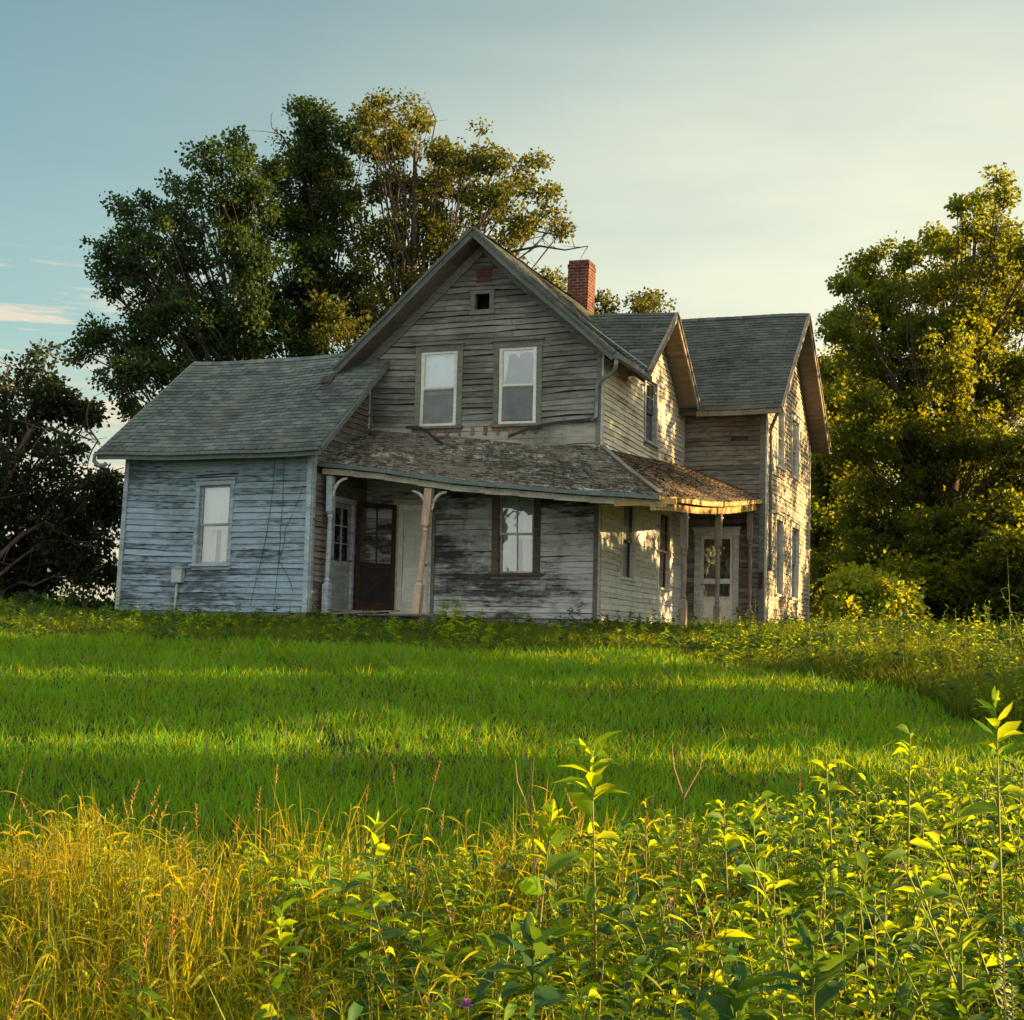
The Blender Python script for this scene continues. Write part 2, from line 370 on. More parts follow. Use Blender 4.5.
# ================================================================== THE HOUSE
house = empty('farmhouse', (0, 0, 0), 'weathered two storey wooden farmhouse with sagging porch roof, abandoned on the grassy rise', 'house')
class Fr:
    """wall frame: s along the wall, z up, n outwards"""
    def __init__(s, axis, c, n):
        s.axis, s.c, s.n = axis, c, n
    def p(s, a, z, n=0.0):
        return (a, s.c + s.n * n, z) if s.axis == 'x' else (s.c + s.n * n, a, z)
    def hexa(s, mb, a0, a1, z0, z1, n0, n1, m=0, t=None, skew=0):
        mb.hexa([s.p(a0, z0, n0), s.p(a1, z0, n0), s.p(a1, z0, n1), s.p(a0, z0, n1),
                 s.p(a0 + skew, z1, n0), s.p(a1 + skew, z1, n0), s.p(a1 + skew, z1, n1), s.p(a0 + skew, z1, n1)], m, t)
Yg, Xg, Xl, Yl, Yd, Xd = 28.0, -8.66, -13.79, 25.58, 34.75, -6.66
FA = Fr('x', Yg, -1); FAr = Fr('y', Xg, 1); FL = Fr('x', Yl, -1); FLr = Fr('y', Xl, 1); FD = Fr('x', Yd, -1); FDr = Fr('y', Xd, 1)
FLl = Fr('y', -18.15, -1); FAl = Fr('y', Xl, -1); FDb = Fr('x', 41.1, 1); FLb = Fr('x', 31.0, 1); FDl = Fr('y', -13.0, -1)

def siding(mb, fr, z0, z1, span, holes=(), row=.117, seed=0, lap=.022, miss=.0015, seg=.45, flat=False, m=0, ms=1, gp=.020):
    r = random.Random(seed); nrow = int(round((z1 - z0) / row)); row = (z1 - z0) / nrow
    for k in range(nrow):
        zb = z0 + k * row; zt = zb + row; zm = (zb + zt) / 2
        (l0, r0), (l1, r1) = span(zb), span(zt)
        if r1 - l1 < .02 and r0 - l0 < .05: continue
        if r1 < l1: l1 = r1 = (l1 + r1) / 2
        ivs = [(0.0, 1.0)]; wm = (r0 - l0 + r1 - l1) / 2; lm = (l0 + l1) / 2
        cuts = []
        for (a, b, c, d) in holes:
            if c < zm < d: cuts.append(((a - lm) / wm, (b - lm) / wm))
        for (a, b) in cuts:
            nv = []
            for (p, q) in ivs:
                if b <= p or a >= q: nv.append((p, q)); continue
                if a > p: nv.append((p, a))
                if b < q: nv.append((b, q))
            ivs = nv
        for (p, q) in ivs:
            S = lambda w, zz: (l0 + w * (r0 - l0)) if zz == 0 else (l1 + w * (r1 - l1))
            mb.quad(fr.p(S(p, 0), zb, -.014), fr.p(S(q, 0), zb, -.014), fr.p(S(q, 1), zt, -.014), fr.p(S(p, 1), zt, -.014), ms)
            x = p
            while x < q - 1e-4:
                ln = r.uniform(1.6, 4.6) / wm; e = min(q, x + ln)
                if q - e < .35 / wm: e = q
                if r.random() < miss: x = min(e, x + r.uniform(.25, .8) / wm); continue
                gap = .004 / wm; xs, xe = x + gap, e - gap
                n = max(1, int((xe - xs) * wm / seg)); t = r.random(); jl = r.uniform(-.003, .006); dz0 = r.uniform(-.006, .006); dz1 = r.uniform(-.006, .006)
                if r.random() < .03: dz1 -= r.uniform(.01, .03)
                loose = r.random() < .05
                for i in range(n):
                    wa = xs + (xe - xs) * i / n; wb = xs + (xe - xs) * (i + 1) / n
                    fa = i / n; fb = (i + 1) / n
                    za = dz0 + (dz1 - dz0) * fa; zb2 = dz0 + (dz1 - dz0) * fb
                    ba = lap + jl + .004 * math.sin(wa * wm * 3 + k) + (.02 * fa if loose else 0); bb = lap + jl + .004 * math.sin(wb * wm * 3 + k) + (.02 * fb if loose else 0)
                    tp = .002 if not flat else lap - .004
                    tt = min(1, max(0, t + r.uniform(-.12, .12))); sA = wa * wm; sB = wb * wm
                    gA = gp * max(0, .35 + .9 * math.sin(sA * 1.9 + k * 2.3) * math.sin(sA * .7 + k) + .3 * math.sin(sA * 6.1 + k * 5)); gB = gp * max(0, .35 + .9 * math.sin(sB * 1.9 + k * 2.3) * math.sin(sB * .7 + k) + .3 * math.sin(sB * 6.1 + k * 5)); za += gA; zb2 += gB
                    mb.quad(fr.p(S(wa, 0), zb + za - .004, ba), fr.p(S(wb, 0), zb + zb2 - .004, bb), fr.p(S(wb, 1), zt + .001, tp), fr.p(S(wa, 1), zt + .001, tp), m, tt)
                    mb.quad(fr.p(S(wa, 0), zb + za - .004, -.012), fr.p(S(wb, 0), zb + zb2 - .004, -.012), fr.p(S(wb, 0), zb + zb2 - .004, bb), fr.p(S(wa, 0), zb + za - .004, ba), m, tt * .5)  # lap undersides at half tone, shade put into the board tone
                x = e
def const(a, b): return lambda z: (a, b)

ZB = 2.10
# --- windows and doors ------------------------------------------------
def window(fr, s0, s1, z0, z1, casing='trim_grey', cw=.10, sash='cream', sw=.055, lights=(1, 1), cover='blind', head=True, sill=True, mid=.5, storm=0.0, wear=0, warp=True, label=None):
    """casing (the part), with sash, pane and cover inside; s0..s1, z0..z1 is the opening"""
    mb = MB()
    fr.hexa(mb, s0 - cw, s0, z0 - .0, z1, -.10, .034); fr.hexa(mb, s1, s1 + cw, z0, z1, -.10, .034)
    fr.hexa(mb, s0 - cw - .015, s1 + cw + .015, z1, z1 + cw * 1.1, -.10, .040)
    if head: fr.hexa(mb, s0 - cw - .05, s1 + cw + .05, z1 + cw * 1.1, z1 + cw * 1.1 + .035, -.02, .085)
    if sill: fr.hexa(mb, s0 - cw - .04, s1 + cw + .04, z0 - .055, z0, -.10, .085)
    if sill: fr.hexa(mb, s0 - cw, s1 + cw, z0 - .055 - .07, z0 - .055, -.02, .032)
    root = mb.build('window', casing, house)
    if label: root['label'] = label
    n1 = -.035 + storm; zm = z0 + (z1 - z0) * mid
    sb = MB(); g = MB()
    for (za, zb, nn) in ((zm - .02, z1, n1), (z0, zm + .02, n1 - .03 if storm == 0 else n1 - .004)):
        fr.hexa(sb, s0, s0 + sw, za, zb, nn - .04, nn); fr.hexa(sb, s1 - sw, s1, za, zb, nn - .04, nn)
        fr.hexa(sb, s0 + sw, s1 - sw, za, za + sw * .8, nn - .039, nn - .001); fr.hexa(sb, s0 + sw, s1 - sw, zb - sw * .7, zb, nn - .039, nn - .001)
        a, b = s0 + sw, s1 - sw; c, d = za + sw * .8, zb - sw * .7
        for i in range(1, lights[0]):
            x = a + (b - a) * i / lights[0]; fr.hexa(sb, x - .012, x + .012, c, d, nn - .035, nn - .006)
        for i in range(1, lights[1]):
            x = c + (d - c) * i / lights[1]; fr.hexa(sb, a, b, x - .012, x + .012, nn - .034, nn - .007)
        g.quad(fr.p(a, c, nn - .022), fr.p(b, c, nn - .022), fr.p(b, d, nn - .022), fr.p(a, d, nn - .022))
    sb.build('sash', sash, root); g.build('pane', 'glass', root)
    if storm:
        sc = MB(); sc.quad(fr.p(s0 + sw, z0 + sw, n1 + .012), fr.p(s1 - sw, z0 + sw, n1 + .012), fr.p(s1 - sw, zm, n1 + .012), fr.p(s0 + sw, zm, n1 + .012)); sc.build('insect_screen', 'mesh', root)
    def drape(a, b, c, d, nn, amp, ph, mk, name):
        cu = MB(); nseg = max(8, int((b - a) / .022))
        P = lambda i: (a + (b - a) * i / nseg, nn + amp * math.sin(i * .9 + ph) + amp * .5 * math.sin(i * .37 + 2 * ph))
        rows = 5
        for j in range(rows):
            ca = c + (d - c) * j / rows; cb = c + (d - c) * (j + 1) / rows
            for i in range(nseg):
                (x0, y0), (x1, y1) = P(i), P(i + 1)
                cu.quad(fr.p(x0, ca, y0), fr.p(x1, ca, y1), fr.p(x1, cb, y1), fr.p(x0, cb, y0), 0, .5)
        cu.build(name, mk, root)
    if cover in ('blind', 'both', 'half'):
        lo = z0 + (z1 - z0) * (.44 if cover != 'blind' else .02)
        drape(s0, s1, lo, z1, n1 - .10, .002, 1, 'shade', 'blind')
    if cover in ('lace', 'both'):
        top = z1 if cover == 'lace' else z0 + (z1 - z0) * .58
        w = s1 - s0
        drape(s0, s0 + w * .46, z0, top, n1 - .15, .030, .5, 'curtain', 'curtain'); drape(s0 + w * .60, s1, z0, top, n1 - .15, .030, 2.5, 'curtain', 'curtain')
    if cover == 'grey': drape(s0, s1, z0, z1, n1 - .14, .006, .8, 'grey_cloth', 'curtain')
    if cover == 'half':
        w = s1 - s0; drape(s0, s1, z0, z0 + (z1 - z0) * .5, n1 - .12, .004, .8, 'grey_cloth', 'curtain')
    bk = MB()                                                     # near-black sheet, the room's dimness put into its colour
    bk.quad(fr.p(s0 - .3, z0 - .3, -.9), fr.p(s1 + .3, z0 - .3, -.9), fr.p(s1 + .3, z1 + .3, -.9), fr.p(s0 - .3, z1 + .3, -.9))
    bk.build('dark_room_sheet', 'dark', root)
    return root
holes = {k: [] for k in 'A Ar L Lr D Dr'.split()}
def W(key, fr, s0, s1, z0, z1, **kw):
    holes[key].append((s0 - .05, s1 + .05, z0 - .05, z1 + .05)); return window(fr, s0, s1, z0, z1, **kw)
W('L', FL, -16.33, -15.62, 3.05, 4.63, casing='trim_blue', cw=.085, sash='trim_blue', cover='both', label='wing window with a blind above and lace curtains below')
W('A', FA, -12.62, -11.80, 6.06, 7.64, casing='trim_dark', cw=.12, sash='cream', sw=.075, cover='half', storm=.06)
W('A', FA, -10.87, -10.05, 6.06, 7.64, casing='trim_dark', cw=.12, sash='cream', sw=.075, cover='none', storm=.06)
W('A', FA, -10.78, -10.03, 3.02, 4.62, casing='trim_brown', cw=.15, sash='trim_pale', sw=.05, lights=(2, 1), cover='both', head=False)
W('Ar', FAr, 31.25, 32.15, 6.14, 7.52, casing='trim_grey', cw=.11, sash='sash_dark', lights=(1, 2), cover='none', head=False)
W('Ar', FAr, 29.62, 30.48, 3.02, 4.6, casing='sid_pale', cw=.10, sash='sash_dark', cover='half', head=False)
W('Ar', FAr, 32.55, 33.45, 2.95, 4.65, casing='sid_pale', cw=.10, sash='sash_red', lights=(1, 2), cover='none', head=False)
for (a, b) in ((36.15, 37.0), (38.25, 39.25)):
    W('Dr', FDr, a, b, 6.1, 7.62, casing='trim_pale', cw=.12, sash='trim_grey', cover='blind')
    W('Dr', FDr, a, b, 2.95, 4.78, casing='trim_pale', cw=.12, sash='trim_grey', cover='none' if a > 37 else 'half')

def torn_scrap(fr, s0, z1, n):
    mb = MB(); prof = [(0, .70), (.05, .58), (.09, .36), (.12, .10), (.18, .05), (.26, .07), (.34, .16), (.38, .05), (.5, .04), (.66, .06)]
    for (a, la), (b, lb) in zip(prof[:-1], prof[1:]):
        mb.quad(fr.p(s0 + a, z1 - la, n + .01 * math.sin(a * 30)), fr.p(s0 + b, z1 - lb, n + .01 * math.sin(b * 30)), fr.p(s0 + b, z1, n), fr.p(s0 + a, z1, n), 0, .5)
    mb.build('torn_curtain', 'curtain', [o for o in bpy.data.objects if o.name.startswith('window')][2])
torn_scrap(FA, -10.79, 7.58, -.02)
def hatch():
    holes['A'].append((-11.45, -11.08, 8.42, 8.82))
    mb = MB(); s0, s1, z0, z1 = -11.42, -11.10, 8.44, 8.80
    FA.hexa(mb, s0 - .10, s0, z0, z1, -.1, .035); FA.hexa(mb, s1, s1 + .10, z0, z1, -.1, .035)
    FA.hexa(mb, s0 - .11, s1 + .11, z1, z1 + .07, -.1, .04); FA.hexa(mb, s0 - .12, s1 + .12, z0 - .07, z0, -.1, .05)
    FA.hexa(mb, s0 - .17, s1 + .19, z1 + .085, z1 + .115, -.01, .05)
    h = mb.build('attic_hatch', 'trim_dark', house)
    k = MB(); k.quad(FA.p(s0, z0, -.3), FA.p(s1, z0, -.3), FA.p(s1, z1, -.3), FA.p(s0, z1, -.3)); k.build('opening', 'dark', h)  # near-black sheet in place of the loft's shade
    v = MB()
    FA.hexa(v, -11.42, -11.06, 9.04, 9.36, .0, .022)
    for i in range(6): FA.hexa(v, -11.40, -11.08, 9.06 + i * .048, 9.06 + i * .048 + .03, .022, .038)
    v.build('louvre_vent', 'sash_red', house)
hatch()

def panel_door(name, fr, s0, s1, z0, z1, mk_case, mk_door, kind, cw=.11):
    mb = MB()
    fr.hexa(mb, s0 - cw, s0, z0, z1, -.08, .036); fr.hexa(mb, s1, s1 + cw, z0, z1, -.08, .036)
    fr.hexa(mb, s0 - cw - .02, s1 + cw + .02, z1, z1 + cw * 1.15, -.08, .042)
    if kind == 'storm': fr.hexa(mb, s0 - cw - .05, s1 + cw + .05, z1 + cw * 1.15, z1 + cw * 1.15 + .05, -.02, .10)
    fr.hexa(mb, s0 - cw, s1 + cw, z0 - .05, z0, -.1, .12)
    root = mb.build(name, mk_case, house)
    d = MB(); n = -.02; st = .11 if kind != 'storm' else .085; w = s1 - s0; zr = z0 + (z1 - z0) * (.49 if kind == 'storm' else .44 if kind != 'sixlight' else .42)
    fr.hexa(d, s0, s0 + st, z0, z1, n - .04, n); fr.hexa(d, s1 - st, s1, z0, z1, n - .04, n)
    fr.hexa(d, s0 + st, s1 - st, z1 - st, z1, n - .039, n - .001); fr.hexa(d, s0 + st, s1 - st, z0, z0 + .2, n - .039, n - .001)
    fr.hexa(d, s0 + st, s1 - st, zr - .06, zr + .06, n - .039, n - .001)
    if kind != 'storm':
        fr.hexa(d, s0 + st, s1 - st, z0 + .2, zr - .06, n - .03, n - .016)
        fr.hexa(d, s0 + st + .05, s1 - st - .05, z0 + .26, zr - .12, n - .016, n - .006)
    else:
        fr.hexa(d, s0 + st, s1 - st, z0 + .2, z0 + .62, n - .03, n - .014); fr.hexa(d, s0 + st, s1 - st, z0 + .62, z0 + .69, n - .039, n - .001)
    if kind == 'sixlight':
        a, b, c, e = s0 + st, s1 - st, zr + .06, z1 - st
        fr.hexa(d, (a + b) / 2 - .012, (a + b) / 2 + .012, c, e, n - .034, n - .004)
        for i in (1, 2): x = c + (e - c) * i / 3; fr.hexa(d, a, b, x - .012, x + .012, n - .033, n - .005)
    if kind == 'pale':
        fr.hexa(d, (s0 + s1) / 2 - .04, (s0 + s1) / 2 + .04, zr + .06, z1 - st, n - .039, n - .001)
        for (a, b) in ((s0 + st, (s0 + s1) / 2 - .04), ((s0 + s1) / 2 + .04, s1 - st)):
            fr.hexa(d, a, b, zr + .06, z1 - st, n - .03, n - .018)
    leaf = d.build('door_leaf', mk_door, root)
    g = MB()
    if kind == 'sixlight': g.quad(fr.p(s0 + st, zr + .06, n - .02), fr.p(s1 - st, zr + .06, n - .02), fr.p(s1 - st, z1 - st, n - .02), fr.p(s0 + st, z1 - st, n - .02)); g.build('pane', 'glass', root)
    if kind == 'storm':
        for (a, b) in ((zr + .06, z1 - st), (z0 + .69, zr - .06)):
            g.quad(fr.p(s0 + st, a, n - .02), fr.p(s1 - st, a, n - .02), fr.p(s1 - st, b, n - .02), fr.p(s0 + st, b, n - .02))
        g.build('pane', 'glass', root)
        c = MB(); c.quad(fr.p(s0 + st, z0 + .6, n - .1), fr.p(s1 - st, z0 + .6, n - .1), fr.p(s1 - st, z1, n - .1), fr.p(s0 + st, z1, n - .1)); c.build('inner_door', 'trim_brown', root)
    k = MB(); kx = s1 - st * .5 if kind != 'storm' else s0 + st * .5
    k.tube([fr.p(kx, z0 + .98, n), fr.p(kx, z0 + .98, n + .05), fr.p(kx, z0 + .98, n + .065)], [.018, .02, .008], 8); k.build('knob', 'sash_dark', root)
    b = MB(); b.quad(fr.p(s0 - .1, z0, -.5), fr.p(s1 + .1, z0, -.5), fr.p(s1 + .1, z1 + .1, -.5), fr.p(s0 - .1, z1 + .1, -.5)); b.build('dark_room_sheet', 'dark', root)  # near-black sheet behind the door, indoor shade as colour
    return root
holes['A'].append((-13.10, -12.30, ZB, 4.52)); panel_door('door', FA, -13.04, -12.34, 2.2, 4.44, 'trim_pale', 'cream', 'pale', .09)['label'] = 'pale panelled front door behind the leaning post'
holes['Lr'].append((26.5, 27.4, ZB, 4.42)); panel_door('door', FLr, 26.52, 27.36, 2.2, 4.34, 'trim_blue', 'trim_grey', 'sixlight', .09)['label'] = 'half glazed six light door in the wing end wall'
holes['D'].append((-8.26, -7.35, ZB, 4.34)); panel_door('door', FD, -8.21, -7.40, 2.13, 4.28, 'trim_pale', 'cream', 'storm', .13)['label'] = 'cream storm door under the side porch'

# open screen door hanging in the porch corner
def screen_door():
    a = np.array([-13.05, 27.93, 0]); b = np.array([-13.70, 27.42, 0]); d = (b - a) / np.linalg.norm(b - a)
    w = np.linalg.norm(b - a)
    P = lambda s, z, n=0: a + d * s + np.array([d[1], -d[0], 0]) * -n + np.array([0, 0, z])
    mb = MB()
    def rect(s0, s1, z0, z1, h=.018):
        mb.hexa([P(s0, z0, -h), P(s1, z0, -h), P(s1, z0, h), P(s0, z0, h), P(s0, z1, -h), P(s1, z1, -h), P(s1, z1, h), P(s0, z1, h)])
    z0, z1 = 2.2, 4.42
    rect(0, .09, z0, z1); rect(w - .09, w, z0, z1); rect(.09, w - .09, z1 - .09, z1, .017); rect(.09, w - .09, z0, z0 + .16, .017); rect(.09, w - .09, 3.08, 3.18, .017)
    rect(w / 2 - .015, w / 2 + .015, 3.18, z1 - .09, .015)
    mb.bar(P(.1, z0 + .2), P(w - .1, 3.05), .012, .012, 0, d.tolist()); mb.bar(P(.1, 3.05), P(w - .1, z0 + .2), .012, .012, 0, d.tolist())
    r = mb.build('screen_door', 'rust', house)
    s = MB(); s.quad(P(.09, z0 + .16), P(w - .09, z0 + .16), P(w - .09, 3.08), P(.09, 3.08)); s.build('lower_screen', 'screen', r)
screen_door()

# --- walls -------------------------------------------------------------
RA = lambda x: 10.05 - .913 * abs(x + 11.3)            # main roof, top surface
def spanA(z):
    h = min(2.565, max(0.0, (9.72 - z) / .913)); c = -11.26
    return (max(Xl, c - h - .0), min(Xg, c + h))
mb = MB(); siding(mb, FA, 6.04, 9.70, spanA, holes['A'], .122, 1, .026, gp=.030); mb.build('wall', ['sid_dark', 'tar'], house)['label'] = 'bare grey upper gable wall'
mb = MB(); siding(mb, FA, ZB, 5.46, const(Xl, Xg), holes['A'], .112, 2, .022, .003); mb.build('wall', ['sid_white', 'tar'], house)['label'] = 'flaking white lower front wall'
mb = MB(); siding(mb, FA, 5.40, 6.10, const(Xl, Xg), [], .17, 3, .010, .03, flat=True); mb.build('wall', ['board_pale', 'lath'], house)
def spanAr(z):
    if z < 7.42: return (Yg, Yd)
    h = (8.98 - z) / .8; return (32.0 - h, 32.0 + h)
mb = MB(); siding(mb, FAr, ZB, 5.6, const(Yg, Yd), holes['Ar'], .112, 4, .022, gp=.011); mb.build('wall', ['sid_pale', 'tar'], house)
mb = MB(); siding(mb, FAr, 5.6, 8.9, spanAr, holes['Ar'], .115, 5, .022, gp=.012); mb.build('wall', ['sid_cream', 'tar'], house)
mb = MB(); siding(mb, FL, ZB - .02, 5.40, const(-18.15, Xl), holes['L'], .122, 6, .026, .0); mb.build('wall', ['sid_blue', 'tar'], house)['label'] = 'blue grey clapboard front of the wing'
ZL = lambda y: 5.28 + .77 * (y - 25.1)
def spanLr(z): return (max(Yl, 25.1 + (z + .12 - 5.28) / .77), Yg)
mb = MB(); siding(mb, FLr, ZB, 7.34, spanLr, holes['Lr'], .12, 7, .02); mb.build('wall', ['sid_brown', 'tar'], house)
mb = MB(); siding(mb, FD, ZB, 7.36, const(-10.0, Xd), holes['D'], .116, 8, .02); mb.build('wall', ['sid_brown', 'tar'], house)
def spanDr(z):
    if z < 7.4: return (Yd, 41.1)
    h = (10.0 - z) / .82; return (37.9 - h, 37.9 + h)
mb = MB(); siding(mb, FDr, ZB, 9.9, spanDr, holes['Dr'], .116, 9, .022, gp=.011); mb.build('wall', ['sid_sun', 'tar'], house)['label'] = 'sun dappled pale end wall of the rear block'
def spanLl(z):
    if z < 5.35: return (Yl, 31.0)
    h = (7.62 - z) / .77; return (28.3 - h, 28.3 + h)
mb = MB(); siding(mb, FLl, ZB, 7.5, spanLl, [], .122, 10); siding(mb, FLb, ZB, 5.4, const(-18.15, Xl), [], .122, 11); mb.build('wall', ['sid_blue', 'tar'], house)
mb = MB(); siding(mb, FAl, ZB, 7.3, const(28.0, 36.0), [], .122, 12); siding(mb, FDb, ZB, 7.3, const(-13.0, Xd), [], .122, 13); siding(mb, FDl, ZB, 9.9, spanDr, [], .122, 14)
mb.build('wall', ['sid_brown', 'tar'], house)
# corner boards
mb = MB()
for fr, s, z0, z1, w in ((FL, -18.15, ZB, 5.35, .10), (FL, Xl - .10, ZB, 5.3, .10), (FLr, Yl, ZB, 5.3, .11), (FLr, Yg - .09, 5.0, 7.2, .08)):
    mb = MB(); fr.hexa(mb, s, s + w, z0, z1, -.02, .036); mb.build('corner_board', 'trim_blue', house)
mb = MB()
for fr, s, z0, z1, w in ((FA, Xg - .10, ZB, 5.25, .10), (FA, Xg - .10, 5.55, 7.4, .10), (FA, Xl, 6.0, 7.4, .08), (FD, Xd - .14, ZB, 7.3, .14), (FA, -12.24, ZB, 5.2, .06)):
    mb = MB(); fr.hexa(mb, s, s + w, z0, z1, -.02, .037); mb.build('corner_board', 'trim_dark', house)
mb = MB()
for fr, s, z0, z1, w in ((FAr, Yg - .036, ZB, 5.3, .10), (FAr, Yg - .036, 5.5, 7.4, .09), (FDr, Yd - .036, ZB, 7.3, .13), (FDr, 41.0, ZB, 7.3, .1), (FAr, Yd - .10, 5.95, 7.3, .10)):
    mb = MB(); fr.hexa(mb, s, s + w, z0, z1, -.02, .038); mb.build('corner_board', 'trim_pale', house)
# foundation
mb = MB()
mb.box(-18.1, Xl - .05, Yl + .03, 30.9, 1.5, ZB + .01); mb.box(Xl - .04, Xg - .03, Yg + .03, 36, 1.5, ZB + .01); mb.box(-12.9, Xd - .04, Yd + .03, 41.0, 1.5, ZB + .012)
mb.build('foundation', 'stone', house)

# --- roofs -------------------------------------------------------------
def patch_roof(mb, E0, E1, R1, R0, expo=.14, tabw=.3, thick=.10, ms=0, md=1, curl=0.0, missing=0.0, seed=0, rand=False, lift=.012, sagf=None):
    """a roof slope from its eave E0-E1 to its upper edge R0-R1: deck slab below, courses of shingles on top"""
    r = random.Random(seed); E0, E1, R0, R1 = [np.array(p, float) for p in (E0, E1, R0, R1)]
    nr = np.cross(E1 - E0, R0 - E0); nr /= np.linalg.norm(nr)
    if nr[2] < 0: nr = -nr
    def S(a, v, n=0.0):
        p = (E0 * (1 - a) + E1 * a) * (1 - v) + (R0 * (1 - a) + R1 * a) * v + nr * n
        if sagf: p = p + np.array([0, 0, sagf(a, v)])
        return p
    na = max(2, int(np.linalg.norm(E1 - E0) / .8)); nv = max(2, int(np.linalg.norm(R0 - E0) / .8))
    for i in range(na):
        for j in range(nv):
            a, b, c, d = i / na, (i + 1) / na, j / nv, (j + 1) / nv
            mb.quad(S(a, c), S(b, c), S(b, d), S(a, d), md, .4); mb.quad(S(a, c, -thick), S(a, d, -thick), S(b, d, -thick), S(b, c, -thick), md)
    for i in range(na):
        a, b = i / na, (i + 1) / na
        mb.quad(S(a, 0, -thick), S(b, 0, -thick), S(b, 0), S(a, 0), md, .5); mb.quad(S(a, 1, -thick), S(a, 1), S(b, 1), S(b, 1, -thick), md, .5)
    for j in range(nv):
        c, d = j / nv, (j + 1) / nv
        mb.quad(S(0, c, -thick), S(0, c), S(0, d), S(0, d, -thick), md, .5); mb.quad(S(1, c, -thick), S(1, d, -thick), S(1, d), S(1, c), md, .5)
    ln = (np.linalg.norm(R0 - E0) + np.linalg.norm(R1 - E1)) / 2; rows = max(1, int(round(ln / expo)))
    for k in range(rows):
        v0 = k / rows - (.015 if k == 0 else 0); v1 = min(1.0, (k + 1.15) / rows)
        w = np.linalg.norm(S(1, v0) - S(0, v0)); x = 0.0; first = True; rt = r.uniform(-.18, .18)
        while x < w - 1e-3:
            tw = r.uniform(.45, 1.4) * tabw if rand else (tabw * (.5 if (first and k % 2) else 1.0)); first = False
            e = min(w, x + tw); g = .011 if not rand else .006
            a0, a1 = (x + g) / w, (e - g) / w
            if a1 > a0 and r.random() >= missing:
                up = r.uniform(0, curl); up2 = r.uniform(0, curl); t = min(1, max(0, r.random() * .8 + .1 + rt)); dv = r.uniform(-.12, .12) / rows if rand else r.uniform(-.02, .02) / rows
                h0 = lift + up; h1 = lift + up2
                p0, p1 = S(a0, v0 + dv, h0), S(a1, v0 + dv, h1)
                mb.quad(p0, p1, S(a1, v1, .003), S(a0, v1, .003), ms, t)
                mb.quad(S(a0, v0 + dv, .001), S(a1, v0 + dv, .001), p1, p0, ms, t * .5)
            x = e
# wing
mb = MB()
patch_roof(mb, (-18.5, 25.1, 5.28), (-13.35, 25.1, 5.28), (-13.35, 27.96, 7.482), (-18.5, 27.96, 7.482), .145, .31, .12, 0, 1, .012, .010, 21)
patch_roof(mb, (-18.5, 27.96, 7.482), (-13.84, 27.96, 7.482), (-13.84, 28.3, 7.74), (-18.5, 28.3, 7.74), .145, .31, .12, 0, 1, .004, 0, 22)
patch_roof(mb, (-13.84, 31.5, 5.28), (-18.5, 31.5, 5.28), (-18.5, 28.3, 7.74), (-13.84, 28.3, 7.74), .145, .31, .12, 0, 1, .004, 0, 23)
x = -18.5
while x < -13.95:                                                  # ridge caps
    for sgn in (-1, 1): mb.quad((x, 28.3, 7.772), (x + .27, 28.3, 7.764), (x + .27, 28.3 + sgn * .14, 7.655), (x, 28.3 + sgn * .14, 7.668), 0)
    x += .24
mb.build('roof', ['shin_green', 'soffit'], house)['label'] = 'green grey shingle roof of the wing'
mb = MB(); mb.bar((-18.5, 25.06, 5.16), (-13.35, 25.06, 5.16), .02, .075, 0, segs=8)
mb.bar((-13.345, 25.08, 5.19), (-13.345, 27.97, 7.412), .015, .05, 0); mb.bar((-18.52, 25.08, 5.17), (-18.52, 28.3, 7.65), .02, .075, 0)
mb.build('fascia', 'gutter', house)
mb = MB(); mb.tube([(-18.45, 25.0, 5.2), (-18.53, 25.0, 5.16), (-18.55, 25.02, 5.05), (-18.46, 25.06, 4.96), (-18.36, 25.12, 4.97), (-18.33, 25.14, 5.02)], .045, 8); mb.build('gutter_elbow', 'pipe', house, smooth=True)
mb = MB(); mb.bar((-18.5, 24.99, 5.20), (-13.36, 24.99, 5.20), .05, .03, 0, segs=8); mb.build('gutter', 'gutter', house)
# main block
mb = MB()
patch_roof(mb, (-8.25, 27.45, 7.27), (-8.25, 30.0, 7.27), (-11.3, 30.0, 10.05), (-11.3, 27.45, 10.05), .145, .31, .15, 0, 1, .008, .003, 31)
patch_roof(mb, (-8.70, 30.0, 7.68), (-8.70, 37.5, 7.68), (-11.3, 37.5, 10.05), (-11.3, 30.0, 10.05), .145, .31, .12, 0, 1, .006, .0, 32)
patch_roof(mb, (-14.38, 37.5, 7.24), (-14.38, 27.45, 7.24), (-11.3, 27.45, 10.05), (-11.3, 37.5, 10.05), .145, .31, .15, 0, 1, .006, .0, 33)
y = 27.42
while y < 34:
    for sgn in (-1, 1): mb.quad((-11.3, y, 10.085), (-11.3, y + .27, 10.078), (-11.3 + sgn * .15, y + .27, 9.955), (-11.3 + sgn * .15, y, 9.965), 0)
    y += .24
mb.build('roof', ['shin_dark', 'soffit'], house)
mb = MB()
for sg, xe, ze in ((1, -8.25, 7.27), (-1, -14.38, 7.24)):
    a = np.array([-11.3, 27.43, 10.05]); b = np.array([xe, 27.43, ze])
    d = (b - a) / np.linalg.norm(b - a); off = np.array([0, 0, -.075])
    mb.bar(a + off, b + off, .022, .085, 0, (0, 0, 1), segs=5)
    mb.bar(a + np.array([0, -.03, .0]), b + np.array([0, -.03, .0]), .022, .03, 0, segs=5)
mb.build('rake_board', 'fascia', house)
mb = MB()
for sg in (1, -1):                                                  # frieze under the rake, against the wall
    a = np.array([-11.27, 27.962, 9.78]); b = np.array([-11.27 + sg * 2.62, 27.962, 9.78 - 2.62 * .913])
    mb.bar(a, b, .02, .10, 0, segs=4)
mb.build('frieze_board', 'trim_dark', house)
